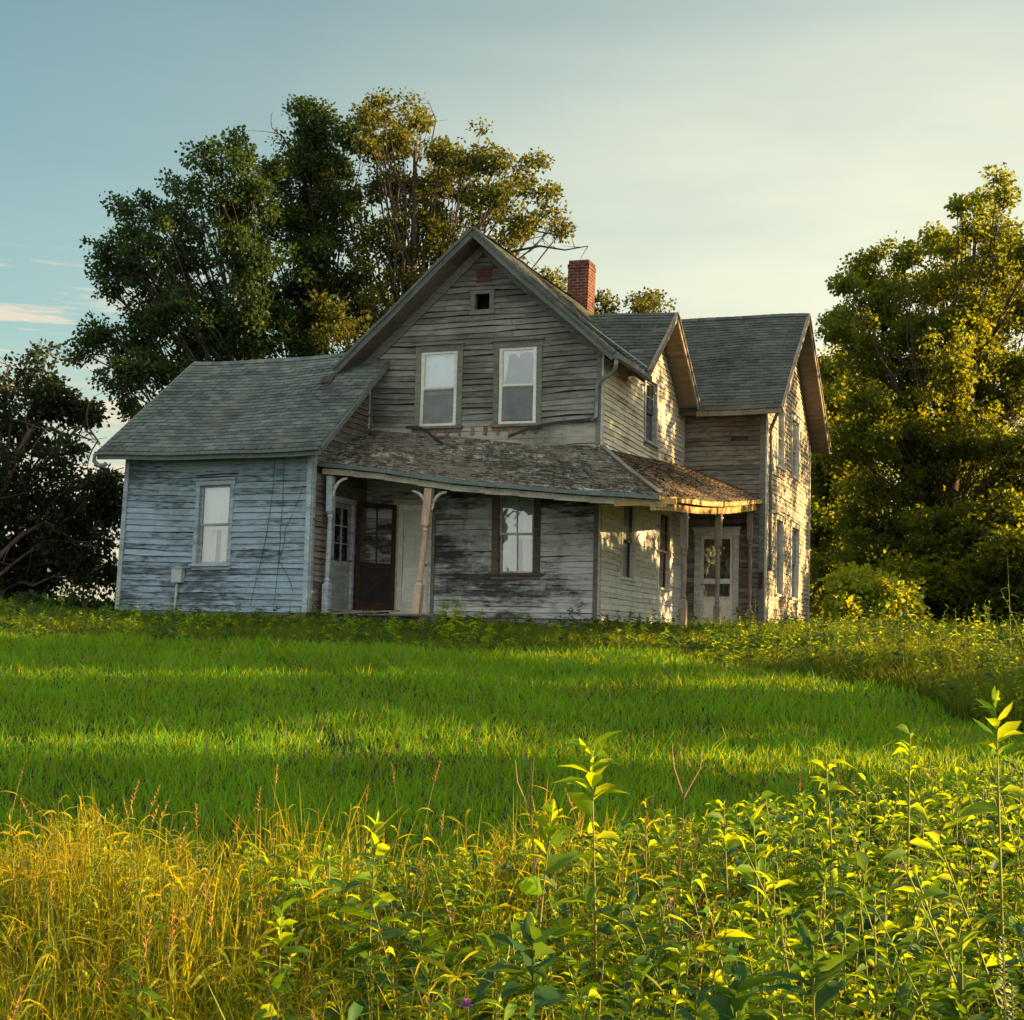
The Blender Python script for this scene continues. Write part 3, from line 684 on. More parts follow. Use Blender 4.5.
mb = MB(); mb.bar((-8.20, 27.40, 7.21), (-8.20, 29.95, 7.23), .055, .05, 0, segs=4); mb.build('gutter', 'gutter', house)
mb = MB(); mb.tube([(-8.22, 27.46, 7.16), (-8.24, 27.5, 7.02), (-8.36, 27.72, 6.93), (-8.62, 27.90, 6.86), (-8.74, 27.92, 6.74), (-8.76, 27.92, 6.1), (-8.80, 27.86, 6.02)], .042, 8); mb.build('downspout', 'pipe', house, smooth=True)
# cross gable over the side wall
mb = MB()
patch_roof(mb, (-11.0, 29.8, 7.39), (-8.2, 29.8, 7.39), (-8.2, 32.0, 9.15), (-11.0, 32.0, 9.15), .145, .31, .13, 0, 1, .014, .012, 41)
patch_roof(mb, (-8.2, 34.2, 7.39), (-11.0, 34.2, 7.39), (-11.0, 32.0, 9.15), (-8.2, 32.0, 9.15), .145, .31, .13, 0, 1, .006, .0, 42)
mb.build('roof', ['shin_dark', 'soffit'], house)
mb = MB()
for ye in (29.8, 34.2):
    mb.bar((-8.18, 32.0, 9.07), (-8.18, ye, 7.31), .02, .085, 0, segs=3); mb.bar((-8.15, 32.0, 9.14), (-8.15, ye, 7.38), .018, .028, 0, segs=3)
mb.build('rake_board', 'fascia_brown', house)
mb = MB(); mb.bar((-9.75, 29.80, 8.62), (-8.22, 29.82, 7.45), .03, .012, 0, segs=3); mb.build('valley_flashing', 'galv', house)
# rear block
mb = MB()
patch_roof(mb, (-10.6, 34.15, 7.24), (-6.2, 34.15, 7.24), (-6.2, 37.85, 10.25), (-10.6, 37.85, 10.25), .145, .31, .14, 0, 1, .014, .010, 51)
patch_roof(mb, (-6.2, 41.55, 7.24), (-13.5, 41.55, 7.24), (-13.5, 37.85, 10.25), (-6.2, 37.85, 10.25), .16, .31, .14, 0, 1, .006, .0, 52)
patch_roof(mb, (-13.5, 34.15, 7.24), (-10.6, 34.15, 7.24), (-10.6, 37.85, 10.25), (-13.5, 37.85, 10.25), .16, .31, .14, 0, 1, .006, .0, 53)
x = -13.4
while x < -6.3:
    for sgn in (-1, 1): mb.quad((x, 37.85, 10.285), (x + .27, 37.85, 10.277), (x + .27, 37.85 + sgn * .14, 10.165), (x, 37.85 + sgn * .14, 10.178), 0)
    x += .24
mb.build('roof', ['shin_dark', 'soffit'], house)
mb = MB()
for ye in (34.15, 41.55): mb.bar((-6.18, 37.85, 10.16), (-6.18, ye, 7.15), .02, .09, 0, segs=4); mb.bar((-6.15, 37.85, 10.24), (-6.15, ye, 7.23), .018, .03, 0, segs=4)
mb.bar((-8.2, 34.13, 7.15), (-6.2, 34.13, 7.15), .02, .075, 0, segs=3)
mb.build('rake_board', 'fascia_brown', house)
mb = MB(); mb.tube([(-6.28, 34.2, 7.12), (-6.4, 34.45, 7.0), (-6.58, 34.86, 6.8), (-6.585, 34.98, 6.7), (-6.585, 34.98, 3.45)], .042, 8); mb.build('downspout', 'pipe', house, smooth=True)
# chimney
mb = MB(); cx0, cx1, cy0, cy1 = -11.56, -11.02, 34.3, 34.85
mb.box(cx0, cx1, cy0, cy1, 9.2, 10.9); mb.box(cx0 - .012, cx1 + .012, cy0 - .012, cy1 + .012, 10.9, 11.0); mb.box(cx0 + .01, cx1 - .01, cy0 + .01, cy1 - .01, 11.0, 11.10)
ch = mb.build('chimney', 'brick', house); mb = MB(); mb.box(cx0 + .15, cx1 - .15, cy0 + .15, cy1 - .15, 11.1, 11.12); mb.build('flue', 'dark', ch)

# --- the porch ---------------------------------------------------------
L0 = np.array([-13.75, 25.85, 5.05]); P = np.array([-6.86, 25.92, 4.30]); Q = np.array([-6.72, 34.7, 5.13])
W0 = np.array([-13.75, 27.98, 6.02]); W1 = np.array([-8.64, 27.98, 5.50]); W2 = np.array([-8.64, 34.7, 5.98])
mb = MB()
sag = lambda a, v: -.03 * math.sin(a * math.pi) * (1 - v) + .012 * math.sin(a * 9 + v * 5) * (.3 + v) - .05 * math.sin(a * 5) ** 2 * v * (1 - v) * 4
patch_roof(mb, L0, P, W1, W0, .125, .13, .07, 0, 1, .036, .15, 61, True, .016, sag)
mb.build('porch_roof', ['shin_wood', 'soffit'], house)['label'] = 'sagging mossy wood shingle roof of the front porch'
mb = MB()
sag2 = lambda a, v: -.03 * math.sin(a * math.pi) * (1 - v) + .02 * math.sin(a * 7 + v * 4)
patch_roof(mb, P, Q, W2, W1, .125, .13, .07, 0, 1, .028, .12, 62, True, .014, sag2)
mb.build('porch_roof', ['shin_warm', 'soffit'], house)['label'] = 'brown shingle roof of the side porch'
mb = MB()                                                          # hip flashing
mb.bar(W1 + np.array([.02, -.02, .03]), P + np.array([0, 0, .05]), .05, .012, 0, segs=4); mb.build('hip_cap', 'fascia_brown', house)
mb = MB(); dz = np.array([0, 0, -.02])
def sagpt(a): 
    p = L0 * (1 - a) + P * a; p = p.copy(); p[2] += sag(a, 0); return p
for i in range(10): mb.bar(sagpt(i / 10) + np.array([0, -.07, -.05]), sagpt((i + 1) / 10) + np.array([0, -.07, -.05]), .055, .038, 0, t=.5)
mb.build('gutter', 'gutter', house)
mb = MB()
for i in range(10): mb.bar(sagpt(i / 10) + np.array([0, .09, -.165]), sagpt((i + 1) / 10) + np.array([0, .09, -.15]), .05, .055, 0, t=.3)
mb.build('eave_beam', 'trim_pale', house)
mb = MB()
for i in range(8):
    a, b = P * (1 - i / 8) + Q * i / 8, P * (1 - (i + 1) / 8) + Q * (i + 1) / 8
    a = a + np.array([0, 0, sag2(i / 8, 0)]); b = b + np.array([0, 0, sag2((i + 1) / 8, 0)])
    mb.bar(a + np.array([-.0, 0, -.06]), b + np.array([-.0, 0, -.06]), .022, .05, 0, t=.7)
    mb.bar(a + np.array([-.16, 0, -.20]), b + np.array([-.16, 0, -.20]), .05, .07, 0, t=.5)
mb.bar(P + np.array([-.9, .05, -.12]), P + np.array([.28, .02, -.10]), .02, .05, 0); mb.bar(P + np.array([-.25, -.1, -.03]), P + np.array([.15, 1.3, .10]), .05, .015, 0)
mb.build('eave_beam', 'eave_sun_wood', house)['label'] = 'sunlit yellow beam of the side porch eave'
# ceilings of the porch (bare rafters)
mb = MB()
for i in range(13):
    a = (i + .5) / 13; p = sagpt(a) + np.array([0, .1, -.12]); q = W0 * (1 - a) + W1 * a + np.array([0, 0, -.14]); mb.bar(p, q, .025, .04, 0)
mb.build('rafters', 'soffit', house)
# posts
def post(base, top, r=.07, mk='post', bracket=()):
    base = np.array(base, float); top = np.array(top, float); h = top[2] - base[2]; tl = ((top[0] - base[0]) / h, (top[1] - base[1]) / h)
    pr = [(0, r * 1.1, 1), (.55, r * 1.1, 1), (.60, r * .75, 0), (.64, r * 1.0, 0), (.68, r * .7, 0), (.8, r * .78, 0), (h * .5, r * .92, 0), (h - .85, r * .7, 0), (h - .80, r * 1.0, 0), (h - .76, r * .75, 0), (h - .70, r * 1.08, 1), (h, r * 1.08, 1)]
    mb = MB(); mb.lathe(base, pr, 12, 0, tl); o = mb.build('porch_post', mk, house)
    for (dx, dy) in bracket:
        b = MB(); pts = []
        for k in range(7):
            q = k / 6 * math.pi / 2; pts.append(top + np.array([dx * (.06 + .30 * (1 - math.cos(q))), dy * (.06 + .30 * (1 - math.cos(q))), -.40 + .34 * math.sin(q)]))
        b.tube(pts, [.02, .03, .035, .035, .03, .028, .02], 6); b.build('bracket', 'trim_pale', o)
    return o
def beam_z(x): a = (x - L0[0]) / (P[0] - L0[0]); return sagpt(a)[2] - .24
post((-13.60, 25.98, 2.1), (-13.58, 25.95, beam_z(-13.58)), .06, 'trim_blue', [(1, 0)])
post((-11.68, 26.02, 2.12), (-11.46, 25.98, beam_z(-11.46)), .070, 'post', [(1, 0), (-1, 0)])
def side_z(y): a = (y - P[1]) / (Q[1] - P[1]); return (P * (1 - a) + Q * a)[2] - .27 + sag2(a, 0)
post((-7.03, 28.35, 1.95), (-7.0, 28.3, side_z(28.3)), .062, 'post_brown', [(0, 1)])
post((-7.02, 31.35, 1.95), (-7.0, 31.3, side_z(31.3)), .062, 'post_brown', [(0, 1)])
post((-6.98, 34.60, 1.95), (-6.98, 34.6, side_z(34.6)), .058, 'post_brown', [])
# porch floor
mb = MB()
for i in range(17):
    x0 = -13.74 + i * .15; mb.box(x0, x0 + .14, 25.78 + random.uniform(-.05, .05), 27.95, 2.06, 2.10 + random.uniform(0, .012))
mb.box(-13.7, -11.2, 25.83, 25.88, 1.75, 2.055); mb.box(-11.2, -8.8, 26.6, 27.9, 1.75, 2.0)
mb.build('porch_floor', 'floor_wood', house)
mb = MB()
for i in range(10):
    y0 = 31.3 + i * .34; mb.box(-8.6, -6.9, y0, y0 + .33, 1.8, 2.05 + random.uniform(0, .012))
mb.build('porch_floor', 'floor_wood', house)
mb = MB()                                                          # loose rotten planks by the edge
mb.bar((-13.2, 25.55, 2.09), (-11.9, 25.70, 2.16), .07, .015, 0); mb.bar((-12.6, 25.4, 2.07), (-10.9, 25.62, 2.10), .08, .015, 0); mb.bar((-13.4, 25.7, 2.16), (-12.4, 25.75, 2.14), .06, .012, 0)
mb.build('fallen_plank', 'floor_wood', house)
# tar paper flaps and lath showing where the porch roof has slid
mb = MB()
def strip(pts, w, m=0):
    for i in range(len(pts) - 1):
        a, b = np.array(pts[i], float), np.array(pts[i + 1], float); d = np.array([0, 0, w])
        mb.hexa([a - d, b - d, b - d + np.array([0, .01, 0]), a - d + np.array([0, .01, 0]), a + d, b + d, b + d + np.array([0, .01, 0]), a + d + np.array([0, .01, 0])], m, .4)
strip([(-12.85, 27.80, 6.03), (-12.5, 27.72, 6.0), (-12.25, 27.6, 5.88), (-12.0, 27.42, 5.70), (-11.75, 27.25, 5.58)], .035)
mb.build('tar_paper_strip', 'tar', house); mb = MB()
strip([(-10.55, 27.75, 5.78), (-10.35, 27.80, 5.86), (-10.1, 27.85, 5.96), (-9.6, 27.9, 6.03), (-8.8, 27.92, 6.05)], .035)
mb.build('tar_paper_strip', 'tar', house)
for i in range(9):
    mb = MB(); x0 = -12.3 + i * .28; FA.hexa(mb, x0, x0 + random.uniform(.05, .09), 5.86, 6.03, .012, .04); mb.build('lath_stub', 'lath', house)
# broken rake hole in the wing roof, small torn patch
mb = MB(); mb.hexa([(-14.55, 27.1, 6.86), (-14.3, 27.1, 6.86), (-14.3, 27.35, 7.05), (-14.6, 27.35, 7.05), (-14.55, 27.1, 6.885), (-14.3, 27.1, 6.885), (-14.3, 27.35, 7.075), (-14.6, 27.35, 7.075)]); mb.build('torn_patch', 'tar', house)
# meter box and conduit
mb = MB(); FL.hexa(mb, -16.80, -16.57, 2.66, 2.95, .02, .14); FL.hexa(mb, -16.815, -16.555, 2.95, 2.965, .015, .155); box = mb.build('meter_box', 'galv', house)
mb = MB(); mb.tube([FL.p(-16.70, 2.66, .07), FL.p(-16.71, 2.3, .07), FL.p(-16.72, 1.95, .07)], .025, 8); mb.build('conduit', 'galv', box, smooth=True)
mb = MB(); FD.hexa(mb, -6.78, -6.70, 3.05, 3.40, .04, .10); mb.build('mailbox', 'rust', house)
# hanging cables
def hang(pts, r=.005, n=10, fr=FL):
    mb = MB(); out = []
    for i in range(len(pts) - 1):
        for k in range(n):
            f = k / n; a, b = pts[i], pts[i + 1]; out.append(fr.p(a[0] + (b[0] - a[0]) * f + .03 * math.sin(f * math.pi) , a[1] + (b[1] - a[1]) * f, .05 + .02 * math.sin((i + f) * 4)))
    out.append(fr.p(*pts[-1], .05)); mb.tube(out, r, 5); mb.build('hanging_cable', 'cable', house)
hang([(-14.62, 5.25), (-14.72, 3.9), (-15.02, 2.2)]); hang([(-14.42, 5.25), (-14.45, 3.8), (-14.5, 2.1)]); hang([(-13.95, 4.6), (-14.35, 3.7), (-14.42, 3.1), (-14.1, 2.5)])
hang([(-16.4, 4.83), (-15.9, 4.85), (-15.45, 4.84)], .012)
mb = MB(); mb.tube([(-8.05, 29.6, 3.9), (-7.7, 28.9, 3.0), (-7.5, 28.5, 2.05)], .008, 5); mb.build('hanging_cable', 'trim_pale', house)

# ================================================================== LAND
def terrain():
    us = np.concatenate([np.linspace(-40, 2, 15), np.arange(2.5, 40, .5), np.linspace(41, 90, 30), np.geomspace(95, 2500, 22)])
    vs = np.concatenate([-np.geomspace(2500, 32, 22), np.arange(-30, 30.1, .5), np.geomspace(32, 2500, 22)])
    U, Vv = np.meshgrid(us, vs, indexing='ij'); X = FH[0] * U + RH[0] * Vv; Y = FH[1] * U + RH[1] * Vv
    Z = ground(X, Y); Vt = np.stack([X, Y, Z], -1).reshape(-1, 3); n, m_ = U.shape
    I = np.arange(n * m_).reshape(n, m_); Qd = np.stack([I[:-1, :-1], I[1:, :-1], I[1:, 1:], I[:-1, 1:]], -1).reshape(-1, 4)[:, ::-1]
    o = np_mesh('ground', Vt, Qd, None, 'ground'); o.data.polygons.foreach_set('use_smooth', np.ones(len(Qd), bool)); tag(o, 'grassy rise that carries the farmhouse', 'ground', kind='structure')
terrain()

def blades(n_pts, xy, h, w, lean, mats, name, tones=None, mi=None, z0=None, segs=2):
    """curved grass blades as one mesh"""
    n = len(xy); z = ground(xy[:, 0], xy[:, 1]) if z0 is None else z0
    ang = rng.random(n) * 2 * np.pi; la = rng.random(n) * 2 * np.pi
    side = np.stack([np.cos(ang), np.sin(ang), np.zeros(n)], 1); ld = np.stack([np.cos(la), np.sin(la), np.zeros(n)], 1)
    base = np.stack([xy[:, 0], xy[:, 1], z - .02], 1); rings = []
    for k in range(segs + 1):
        f = k / segs; wd = w * (1 - f ** 1.5) * .5
        c = base + ld * (lean * h * f ** 2)[:, None] + np.array([0, 0, 1.]) * (h * f * (1 - .25 * lean * f))[:, None]
        if k < segs: rings += [c - side * wd[:, None], c + side * wd[:, None]]
        else: rings += [c]
    per = 2 * segs + 1; V = np.stack(rings, 1).reshape(-1, 3); I = np.arange(n)[:, None] * per
    Qs = np.concatenate([I + np.array([[2 * k, 2 * k + 1, 2 * k + 3, 2 * k + 2]]) for k in range(segs - 1)]) if segs > 1 else None
    T = I + np.array([[2 * segs - 2, 2 * segs - 1, 2 * segs]])
    t = rng.random(n) if tones is None else tones
    return V, Qs, T, (np.tile(t, segs - 1) if segs > 1 else None), t
def noise2(x, y, s=1.0, seed=0):
    return .5 + .25 * (np.sin(x * s * 1.1 + 1.7 * np.sin(y * s * .7 + seed)) + np.sin(y * s * 1.3 + 1.3 * np.sin(x * s * .9 + seed * 2)))
house_rects = [(-18.2, Xl, Yl, 31.0), (Xl - .1, Xg, Yg, 36), (-13, Xd, Yd, 41.1), (-13.75, -11.2, 25.9, 28), (-8.6, -6.9, 31.3, 34.7)]
def outside(x, y):
    ok = np.ones(len(x), bool)
    for (a, b, c, d) in house_rects: ok &= ~((x > a) & (x < b) & (y > c) & (y < d))
    return ok
def scatter(u0, u1, dens, side=2.0, half=.36, left=None):
    """points over the view wedge and a margin; dens(u, v) per square metre"""
    du = .5; out = []
    for a in np.arange(u0, u1, du):
        hw = half * (a + du) + side; lw = half * (a + du) + (side if left is None else left); area = du * (hw + lw)
        n = rng.poisson(area * dens(a)); u = a + rng.random(n) * du; v = rng.random(n) * (hw + lw) - lw; out.append(np.stack([u, v], 1))
    UV = np.concatenate(out); XY = UV[:, :1] * FH[None] + UV[:, 1:] * RH[None]
    return UV, XY
# mown lawn
UV, XY = scatter(7.0, 25.0, lambda u: 11000 / u, 4.0, left=7.0)
keep = ~unmown(UV[:, 0], UV[:, 1]) & outside(XY[:, 0], XY[:, 1]); UV, XY = UV[keep], XY[keep]; n = len(XY)
cl = noise2(XY[:, 0], XY[:, 1], 1.6, 1); cl2 = noise2(XY[:, 0], XY[:, 1], 5.0, 3)
cl4 = noise2(XY[:, 0], XY[:, 1], 11.0, 6); h = (.045 + .115 * rng.random(n) ** 1.3) * (.42 + .45 * cl + .55 * cl2 + .45 * cl4); tall = rng.random(n) < .05; h[tall] *= 1.5
w = .006 + .00085 * UV[:, 0]
V, Qs, T, tq, tt = blades(n, XY, h, w * (.7 + .6 * rng.random(n)), .15 + .6 * rng.random(n), None, None, np.clip(.75 * rng.random(n) ** 1.3 + .25 * cl + .15 * cl2 - .05, 0, 1))
straw = (rng.random(n) < .03 + .10 * np.clip(noise2(XY[:, 0], XY[:, 1], .9, 12) - .62, 0, 1)).astype(int)
tag(np_mesh('lawn_grass', V, Qs, T, ['grass_lawn', 'dry'], None, tq, tt, straw, straw), 'mown green lawn striped by low sun in front of the farmhouse', 'lawn', kind='stuff')
# unmown fringe
UV, XY = scatter(9.0, 44.0, lambda u: 9000 / u, 4.0, left=8.0)
keep = unmown(UV[:, 0], UV[:, 1]) & outside(XY[:, 0], XY[:, 1]); UV, XY = UV[keep], XY[keep]; n = len(XY)
cl = noise2(XY[:, 0], XY[:, 1], 1.2, 5); right = np.clip((UV[:, 1] - 3.0) / 2.5, 0, 1); left = np.clip((-8.5 - UV[:, 1]) / 2.0, 0, 1)
deep = np.where((UV[:, 0] > 24) & (UV[:, 1] < 6), .62, np.clip((UV[:, 0] - 22.3) / 3.5, .5, .8))
h = (.10 + .18 * rng.random(n)) * (.6 + .7 * cl) * deep + right * (.26 + .42 * rng.random(n) * cl) * np.clip(1.25 - (UV[:, 0] - 17) / 12, .35, 1) + left * .3 * rng.random(n)
V, Qs, T, tq, tt = blades(n, XY, h, (.006 + .0006 * UV[:, 0]) * (.7 + .7 * rng.random(n)), .2 + .6 * rng.random(n), None, None, np.clip(.8 * rng.random(n) + .35 * cl - .12, 0, 1), segs=3)
tag(np_mesh('unmown_grass', V, Qs, T, 'grass_tall', None, tq, tt), 'long unmown grass around the farmhouse and along the right bank', 'grass', kind='stuff')

# ------------------------------------------------------------------ leaves and plants
def leaf_arrays(base, dirn, up, ln, wd, droop=.35, fold=.25):
    """pointed leaves with a folded midrib; 3 stations -> 7 verts... base, 2x3, tip"""
    n = len(base); d = dirn / (np.linalg.norm(dirn, axis=1)[:, None] + 1e-9)
    s = np.cross(d, up); s /= (np.linalg.norm(s, axis=1)[:, None] + 1e-9); nrm = np.cross(s, d)
    st = [(.0, .06), (.28, .85), (.6, .72), (1.0, .0)]; P_ = []
    for f, wv in st:
        c = base + d * (ln * f)[:, None] - np.array([0, 0, 1.]) * (ln * droop * f ** 2)[:, None]
        lift = nrm * (wd * wv * fold)[:, None]
        if wv > 0: P_ += [c - s * (wd * wv * .5)[:, None] + lift, c, c + s * (wd * wv * .5)[:, None] + lift]
        else: P_ += [c]
    V = np.stack(P_, 1).reshape(-1, 3); I = np.arange(n)[:, None] * 10
    Qs = np.concatenate([I + np.array([[a, a + 1, a + 4, a + 3]]) for a in (0, 1, 3, 4)]); T = np.concatenate([I + np.array([[6, 7, 9]]), I + np.array([[7, 8, 9]])])
    return V, Qs, T
def join(parts):
    Vs, Qs, Ts, tq, tt, mq, mt = [], [], [], [], [], [], []; k = 0
    for (V, Q_, T_, a, b, m) in parts:
        Vs.append(V)
        if Q_ is not None and len(Q_): Qs.append(Q_ + k); tq.append(a); mq.append(np.full(len(Q_), m))
        if T_ is not None and len(T_): Ts.append(T_ + k); tt.append(b); mt.append(np.full(len(T_), m))
        k += len(V)
    c = lambda x: np.concatenate(x) if x else None
    return c(Vs), c(Qs), c(Ts), c(tq), c(tt), c(mq), c(mt)
def stem_arrays(paths, r0, r1, ns=4):
    """thin stems: paths (n, k, 3)"""
    n, k, _ = paths.shape; V = []; 
    for j in range(k):
        rr = (r0 + (r1 - r0) * j / (k - 1))
        for q in range(ns):
            a = 2 * math.pi * q / ns; V.append(paths[:, j] + np.stack([np.cos(a) * rr, np.sin(a) * rr, 0 * rr], 1))
    V = np.stack(V, 1).reshape(-1, 3); I = np.arange(n)[:, None] * (k * ns); Qs = []
    for j in range(k - 1):
        for q in range(ns): Qs.append(I + np.array([[j * ns + q, j * ns + (q + 1) % ns, (j + 1) * ns + (q + 1) % ns, (j + 1) * ns + q]]))
    return V, np.concatenate(Qs)
def weed_stand(xy, H, leaf, nl, z0=None, width=.30, droop=.45, top=True, lean=.38, topn=0):
    """upright broad-leaved weeds: returns stem parts and leaf parts"""
    n = len(xy); z = ground(xy[:, 0], xy[:, 1]) if z0 is None else z0
    la = rng.random(n) * 2 * np.pi; ln = lean * H * rng.random(n); k = 6
    f = np.linspace(0, 1, k)[None, :, None]
    tip = np.stack([np.cos(la) * ln, np.sin(la) * ln, H], 1)[:, None]; base = np.stack([xy[:, 0], xy[:, 1], z - .02], 1)[:, None]
    path = base + tip * np.concatenate([f ** 1.6, f ** 1.6, f], 2)
    sv, sq = stem_arrays(path, .0055 * (H / .9), .0018 * np.ones(n))
    B, D, U, LN, TT = [], [], [], [], []
    for i in range(nl + topn):
        g = .16 + .85 * ((i + .3 + rng.random(n) * .7) / nl) ** .8; g = np.clip(g, 0, 1)
        if i >= nl: g = np.full(n, .86 + .14 * (i - nl + 1) / topn)
        p = base[:, 0] + tip[:, 0] * np.stack([g ** 1.6, g ** 1.6, g], 1)
        a = la + i * 2.4 + rng.normal(0, .35, n); el = .10 + .85 * np.clip(g - .50, 0, 1) * 1.7 + rng.normal(0, .22, n)
        D.append(np.stack([np.cos(a) * np.cos(el), np.sin(a) * np.cos(el), np.sin(el)], 1)); B.append(p); U.append(np.tile([0, 0, 1.], (n, 1)) + rng.normal(0, .55, (n, 3)))
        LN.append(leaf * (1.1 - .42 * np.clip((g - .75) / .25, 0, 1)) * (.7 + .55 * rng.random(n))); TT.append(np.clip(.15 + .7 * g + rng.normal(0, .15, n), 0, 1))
    B, D, U, LN, TT = map(np.concatenate, (B, D, U, LN, TT))
    lv, lq, lt = leaf_arrays(B, D, U, LN, LN * width * (.8 + .4 * rng.random(len(LN))), droop * (.6 + .8 * rng.random(len(LN))))
    return (sv, sq, None, rng.random(len(sq)), None), (lv, lq, lt, np.tile(TT, 4), np.tile(TT, 2))

def put_fore():
    # tall golden grass, thick at the left of the verge and thinner to the right
    UV, XY = scatter(3.0, 9.2, lambda u: 900, .9, left=4.5)
    d = np.clip(.95 - np.clip((UV[:, 1] / (.346 * UV[:, 0]) + .15) / .9, 0, 1) * .72, .22, 1)
    edge = 7.5 + .35 * np.sin(UV[:, 1] * 2.1) + .25 * np.sin(UV[:, 1] * 5.3)
    keep = (rng.random(len(UV)) < d) & (UV[:, 0] < edge); UV, XY = UV[keep], XY[keep]; n = len(XY)
    cl = noise2(XY[:, 0], XY[:, 1], 3.0, 2); cl3 = noise2(XY[:, 0], XY[:, 1], 9.0, 7)
    h = (.32 + .34 * rng.random(n)) * (.62 + .45 * cl + .30 * cl3) * np.clip(1.15 - .02 * UV[:, 0], .9, 1.2); h = np.minimum(h, 1.0)
    V, Qs, T, tq, tt = blades(n, XY, h, (.009 + .010 * rng.random(n)), .08 + .55 * rng.random(n) ** 1.4, None, None, np.clip(.85 * rng.random(n) + .3 * cl - .1, 0, 1), segs=4)
    gr = (rng.random(n) < .5).astype(int)
    tag(np_mesh('tall_grass', V, Qs, T, ['grass_gold', 'grass_tall'], None, tq, tt, np.tile(gr, 3), gr), 'tall golden grass of the roadside verge lit by low sun', 'grass', kind='stuff')
    # leafy culms
    UV, XY = scatter(3.0, 7.8, lambda u: 60, .9, left=4.5)
    d = np.clip(1.0 - np.clip((UV[:, 1] / (.346 * UV[:, 0]) + .10) / .8, 0, 1) * .85, .12, 1)
    keep = (rng.random(len(UV)) < d) & (UV[:, 0] < 7.4 + .35 * np.sin(UV[:, 1] * 2.1)); UV, XY = UV[keep], XY[keep]; n = len(XY)
    H = (.36 + .36 * rng.random(n)) * (.7 + .5 * noise2(XY[:, 0], XY[:, 1], 3.0, 2))
    st, lf = weed_stand(XY, H, .20, 8, None, .075, .55, lean=.3); V, Q_, T_, tq, tt, mq, mt = join([(*st, 0), (*lf, 0)])
    tag(np_mesh('leafy_grass', V, Q_, T_, 'grass_gold', None, tq, tt), 'leafy grass culms with arching blades along the near left verge', 'grass', kind='stuff')
    # seed stalks
    UV, XY = scatter(3.2, 8.4, lambda u: 6, .8, left=4.5); dd = np.clip(1.0 - np.clip((UV[:, 1] / (.346 * UV[:, 0]) + .35) / 1.0, 0, 1) * .75, .2, 1)
    keep = rng.random(len(UV)) < dd; UV, XY = UV[keep], XY[keep]; n = len(XY)
    H = .46 + .28 * rng.random(n); z = ground(XY[:, 0], XY[:, 1]); la = rng.random(n) * 6.28; f = np.linspace(0, 1, 6)[None, :, None]; ln = .25 * H * rng.random(n)
    path = np.stack([XY[:, 0], XY[:, 1], z], 1)[:, None] + np.stack([np.cos(la) * ln, np.sin(la) * ln, H], 1)[:, None] * np.concatenate([f ** 2, f ** 2, f - .05 * f ** 3], 2)
    sv, sq = stem_arrays(path, .0022 * np.ones(n), .0012 * np.ones(n), 3)
    parts = [(sv, sq, None, rng.random(len(sq)), None, 1)]
    B, D, LN = [], [], []
    for k in range(16):
        g = .80 + .2 * k / 16; p0 = path[:, 4] * (1 - (g - .8) / .2) + path[:, 5] * ((g - .8) / .2); a = k * 2.4 + la
        B.append(p0); el = .9 + rng.normal(0, .2, n); D.append(np.stack([np.cos(a) * np.cos(el), np.sin(a) * np.cos(el), np.sin(el)], 1)); LN.append((.016 + .014 * rng.random(n)) * (1.25 - .6 * k / 16))
    B, D, LN = map(np.concatenate, (B, D, LN)); lv, lq, lt = leaf_arrays(B, D, np.tile([0.3, .2, 1.], (len(B), 1)), LN, LN * .34, .1); t = rng.random(len(B))
    parts.append((lv, lq, lt, np.tile(t, 4), np.tile(t, 2), 0))
    V, Q_, T_, tq, tt, mq, mt = join(parts)
    tag(np_mesh('seed_heads', V, Q_, T_, ['seed', 'dry'], None, tq, tt, mq, mt), 'red brown seed heads rising out of the tall grass', 'seed heads', kind='stuff')
    # the weed thicket
    UV, XY = scatter(3.0, 8.0, lambda u: 150, .3, left=3.5)
    s = UV[:, 1] / (.346 * UV[:, 0]); d = np.clip((s + .65) / 1.0, .05, 1.0); edge = 7.3 + .9 * np.clip(s, -1, 1) + .3 * np.sin(UV[:, 1] * 3)
    keep = (rng.random(len(UV)) < d) & (UV[:, 0] < edge) & (noise2(XY[:, 0], XY[:, 1], 2.6, 4) + .25 * rng.random(len(UV)) > .42); UV, XY, s = UV[keep], XY[keep], s[keep]; n = len(XY)
    H = (.30 + .52 * rng.random(n) ** .9) * (1 + .42 * np.clip(s - .05, 0, 1.1)) ; H = np.minimum(H, 1.6 - (210 - 105 * np.clip(s, 0, 1.05)) / 1481 * UV[:, 0] - ground(XY[:, 0], XY[:, 1]) + .05 * rng.random(n))
    parts = []
    lowm = rng.random(n)
    for sel, m, lf, nl, wd in ((lowm < .36, 0, .12, 24, .25), ((lowm >= .36) & (lowm < .52), 1, .16, 16, .30), ((lowm >= .52) & (lowm < .96), 0, .06, 44, .26), (lowm >= .96, 3, .08, 16, .22)):
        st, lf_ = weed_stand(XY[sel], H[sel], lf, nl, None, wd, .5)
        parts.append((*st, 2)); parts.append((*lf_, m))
    V, Q_, T_, tq, tt, mq, mt = join(parts)
    tag(np_mesh('weed_thicket', V, Q_, T_, ['weed', 'weed_dark', 'stem', 'dry'], None, tq, tt, mq, mt), 'dense broad leaved weeds filling the near right verge', 'weeds', kind='stuff')
put_fore()
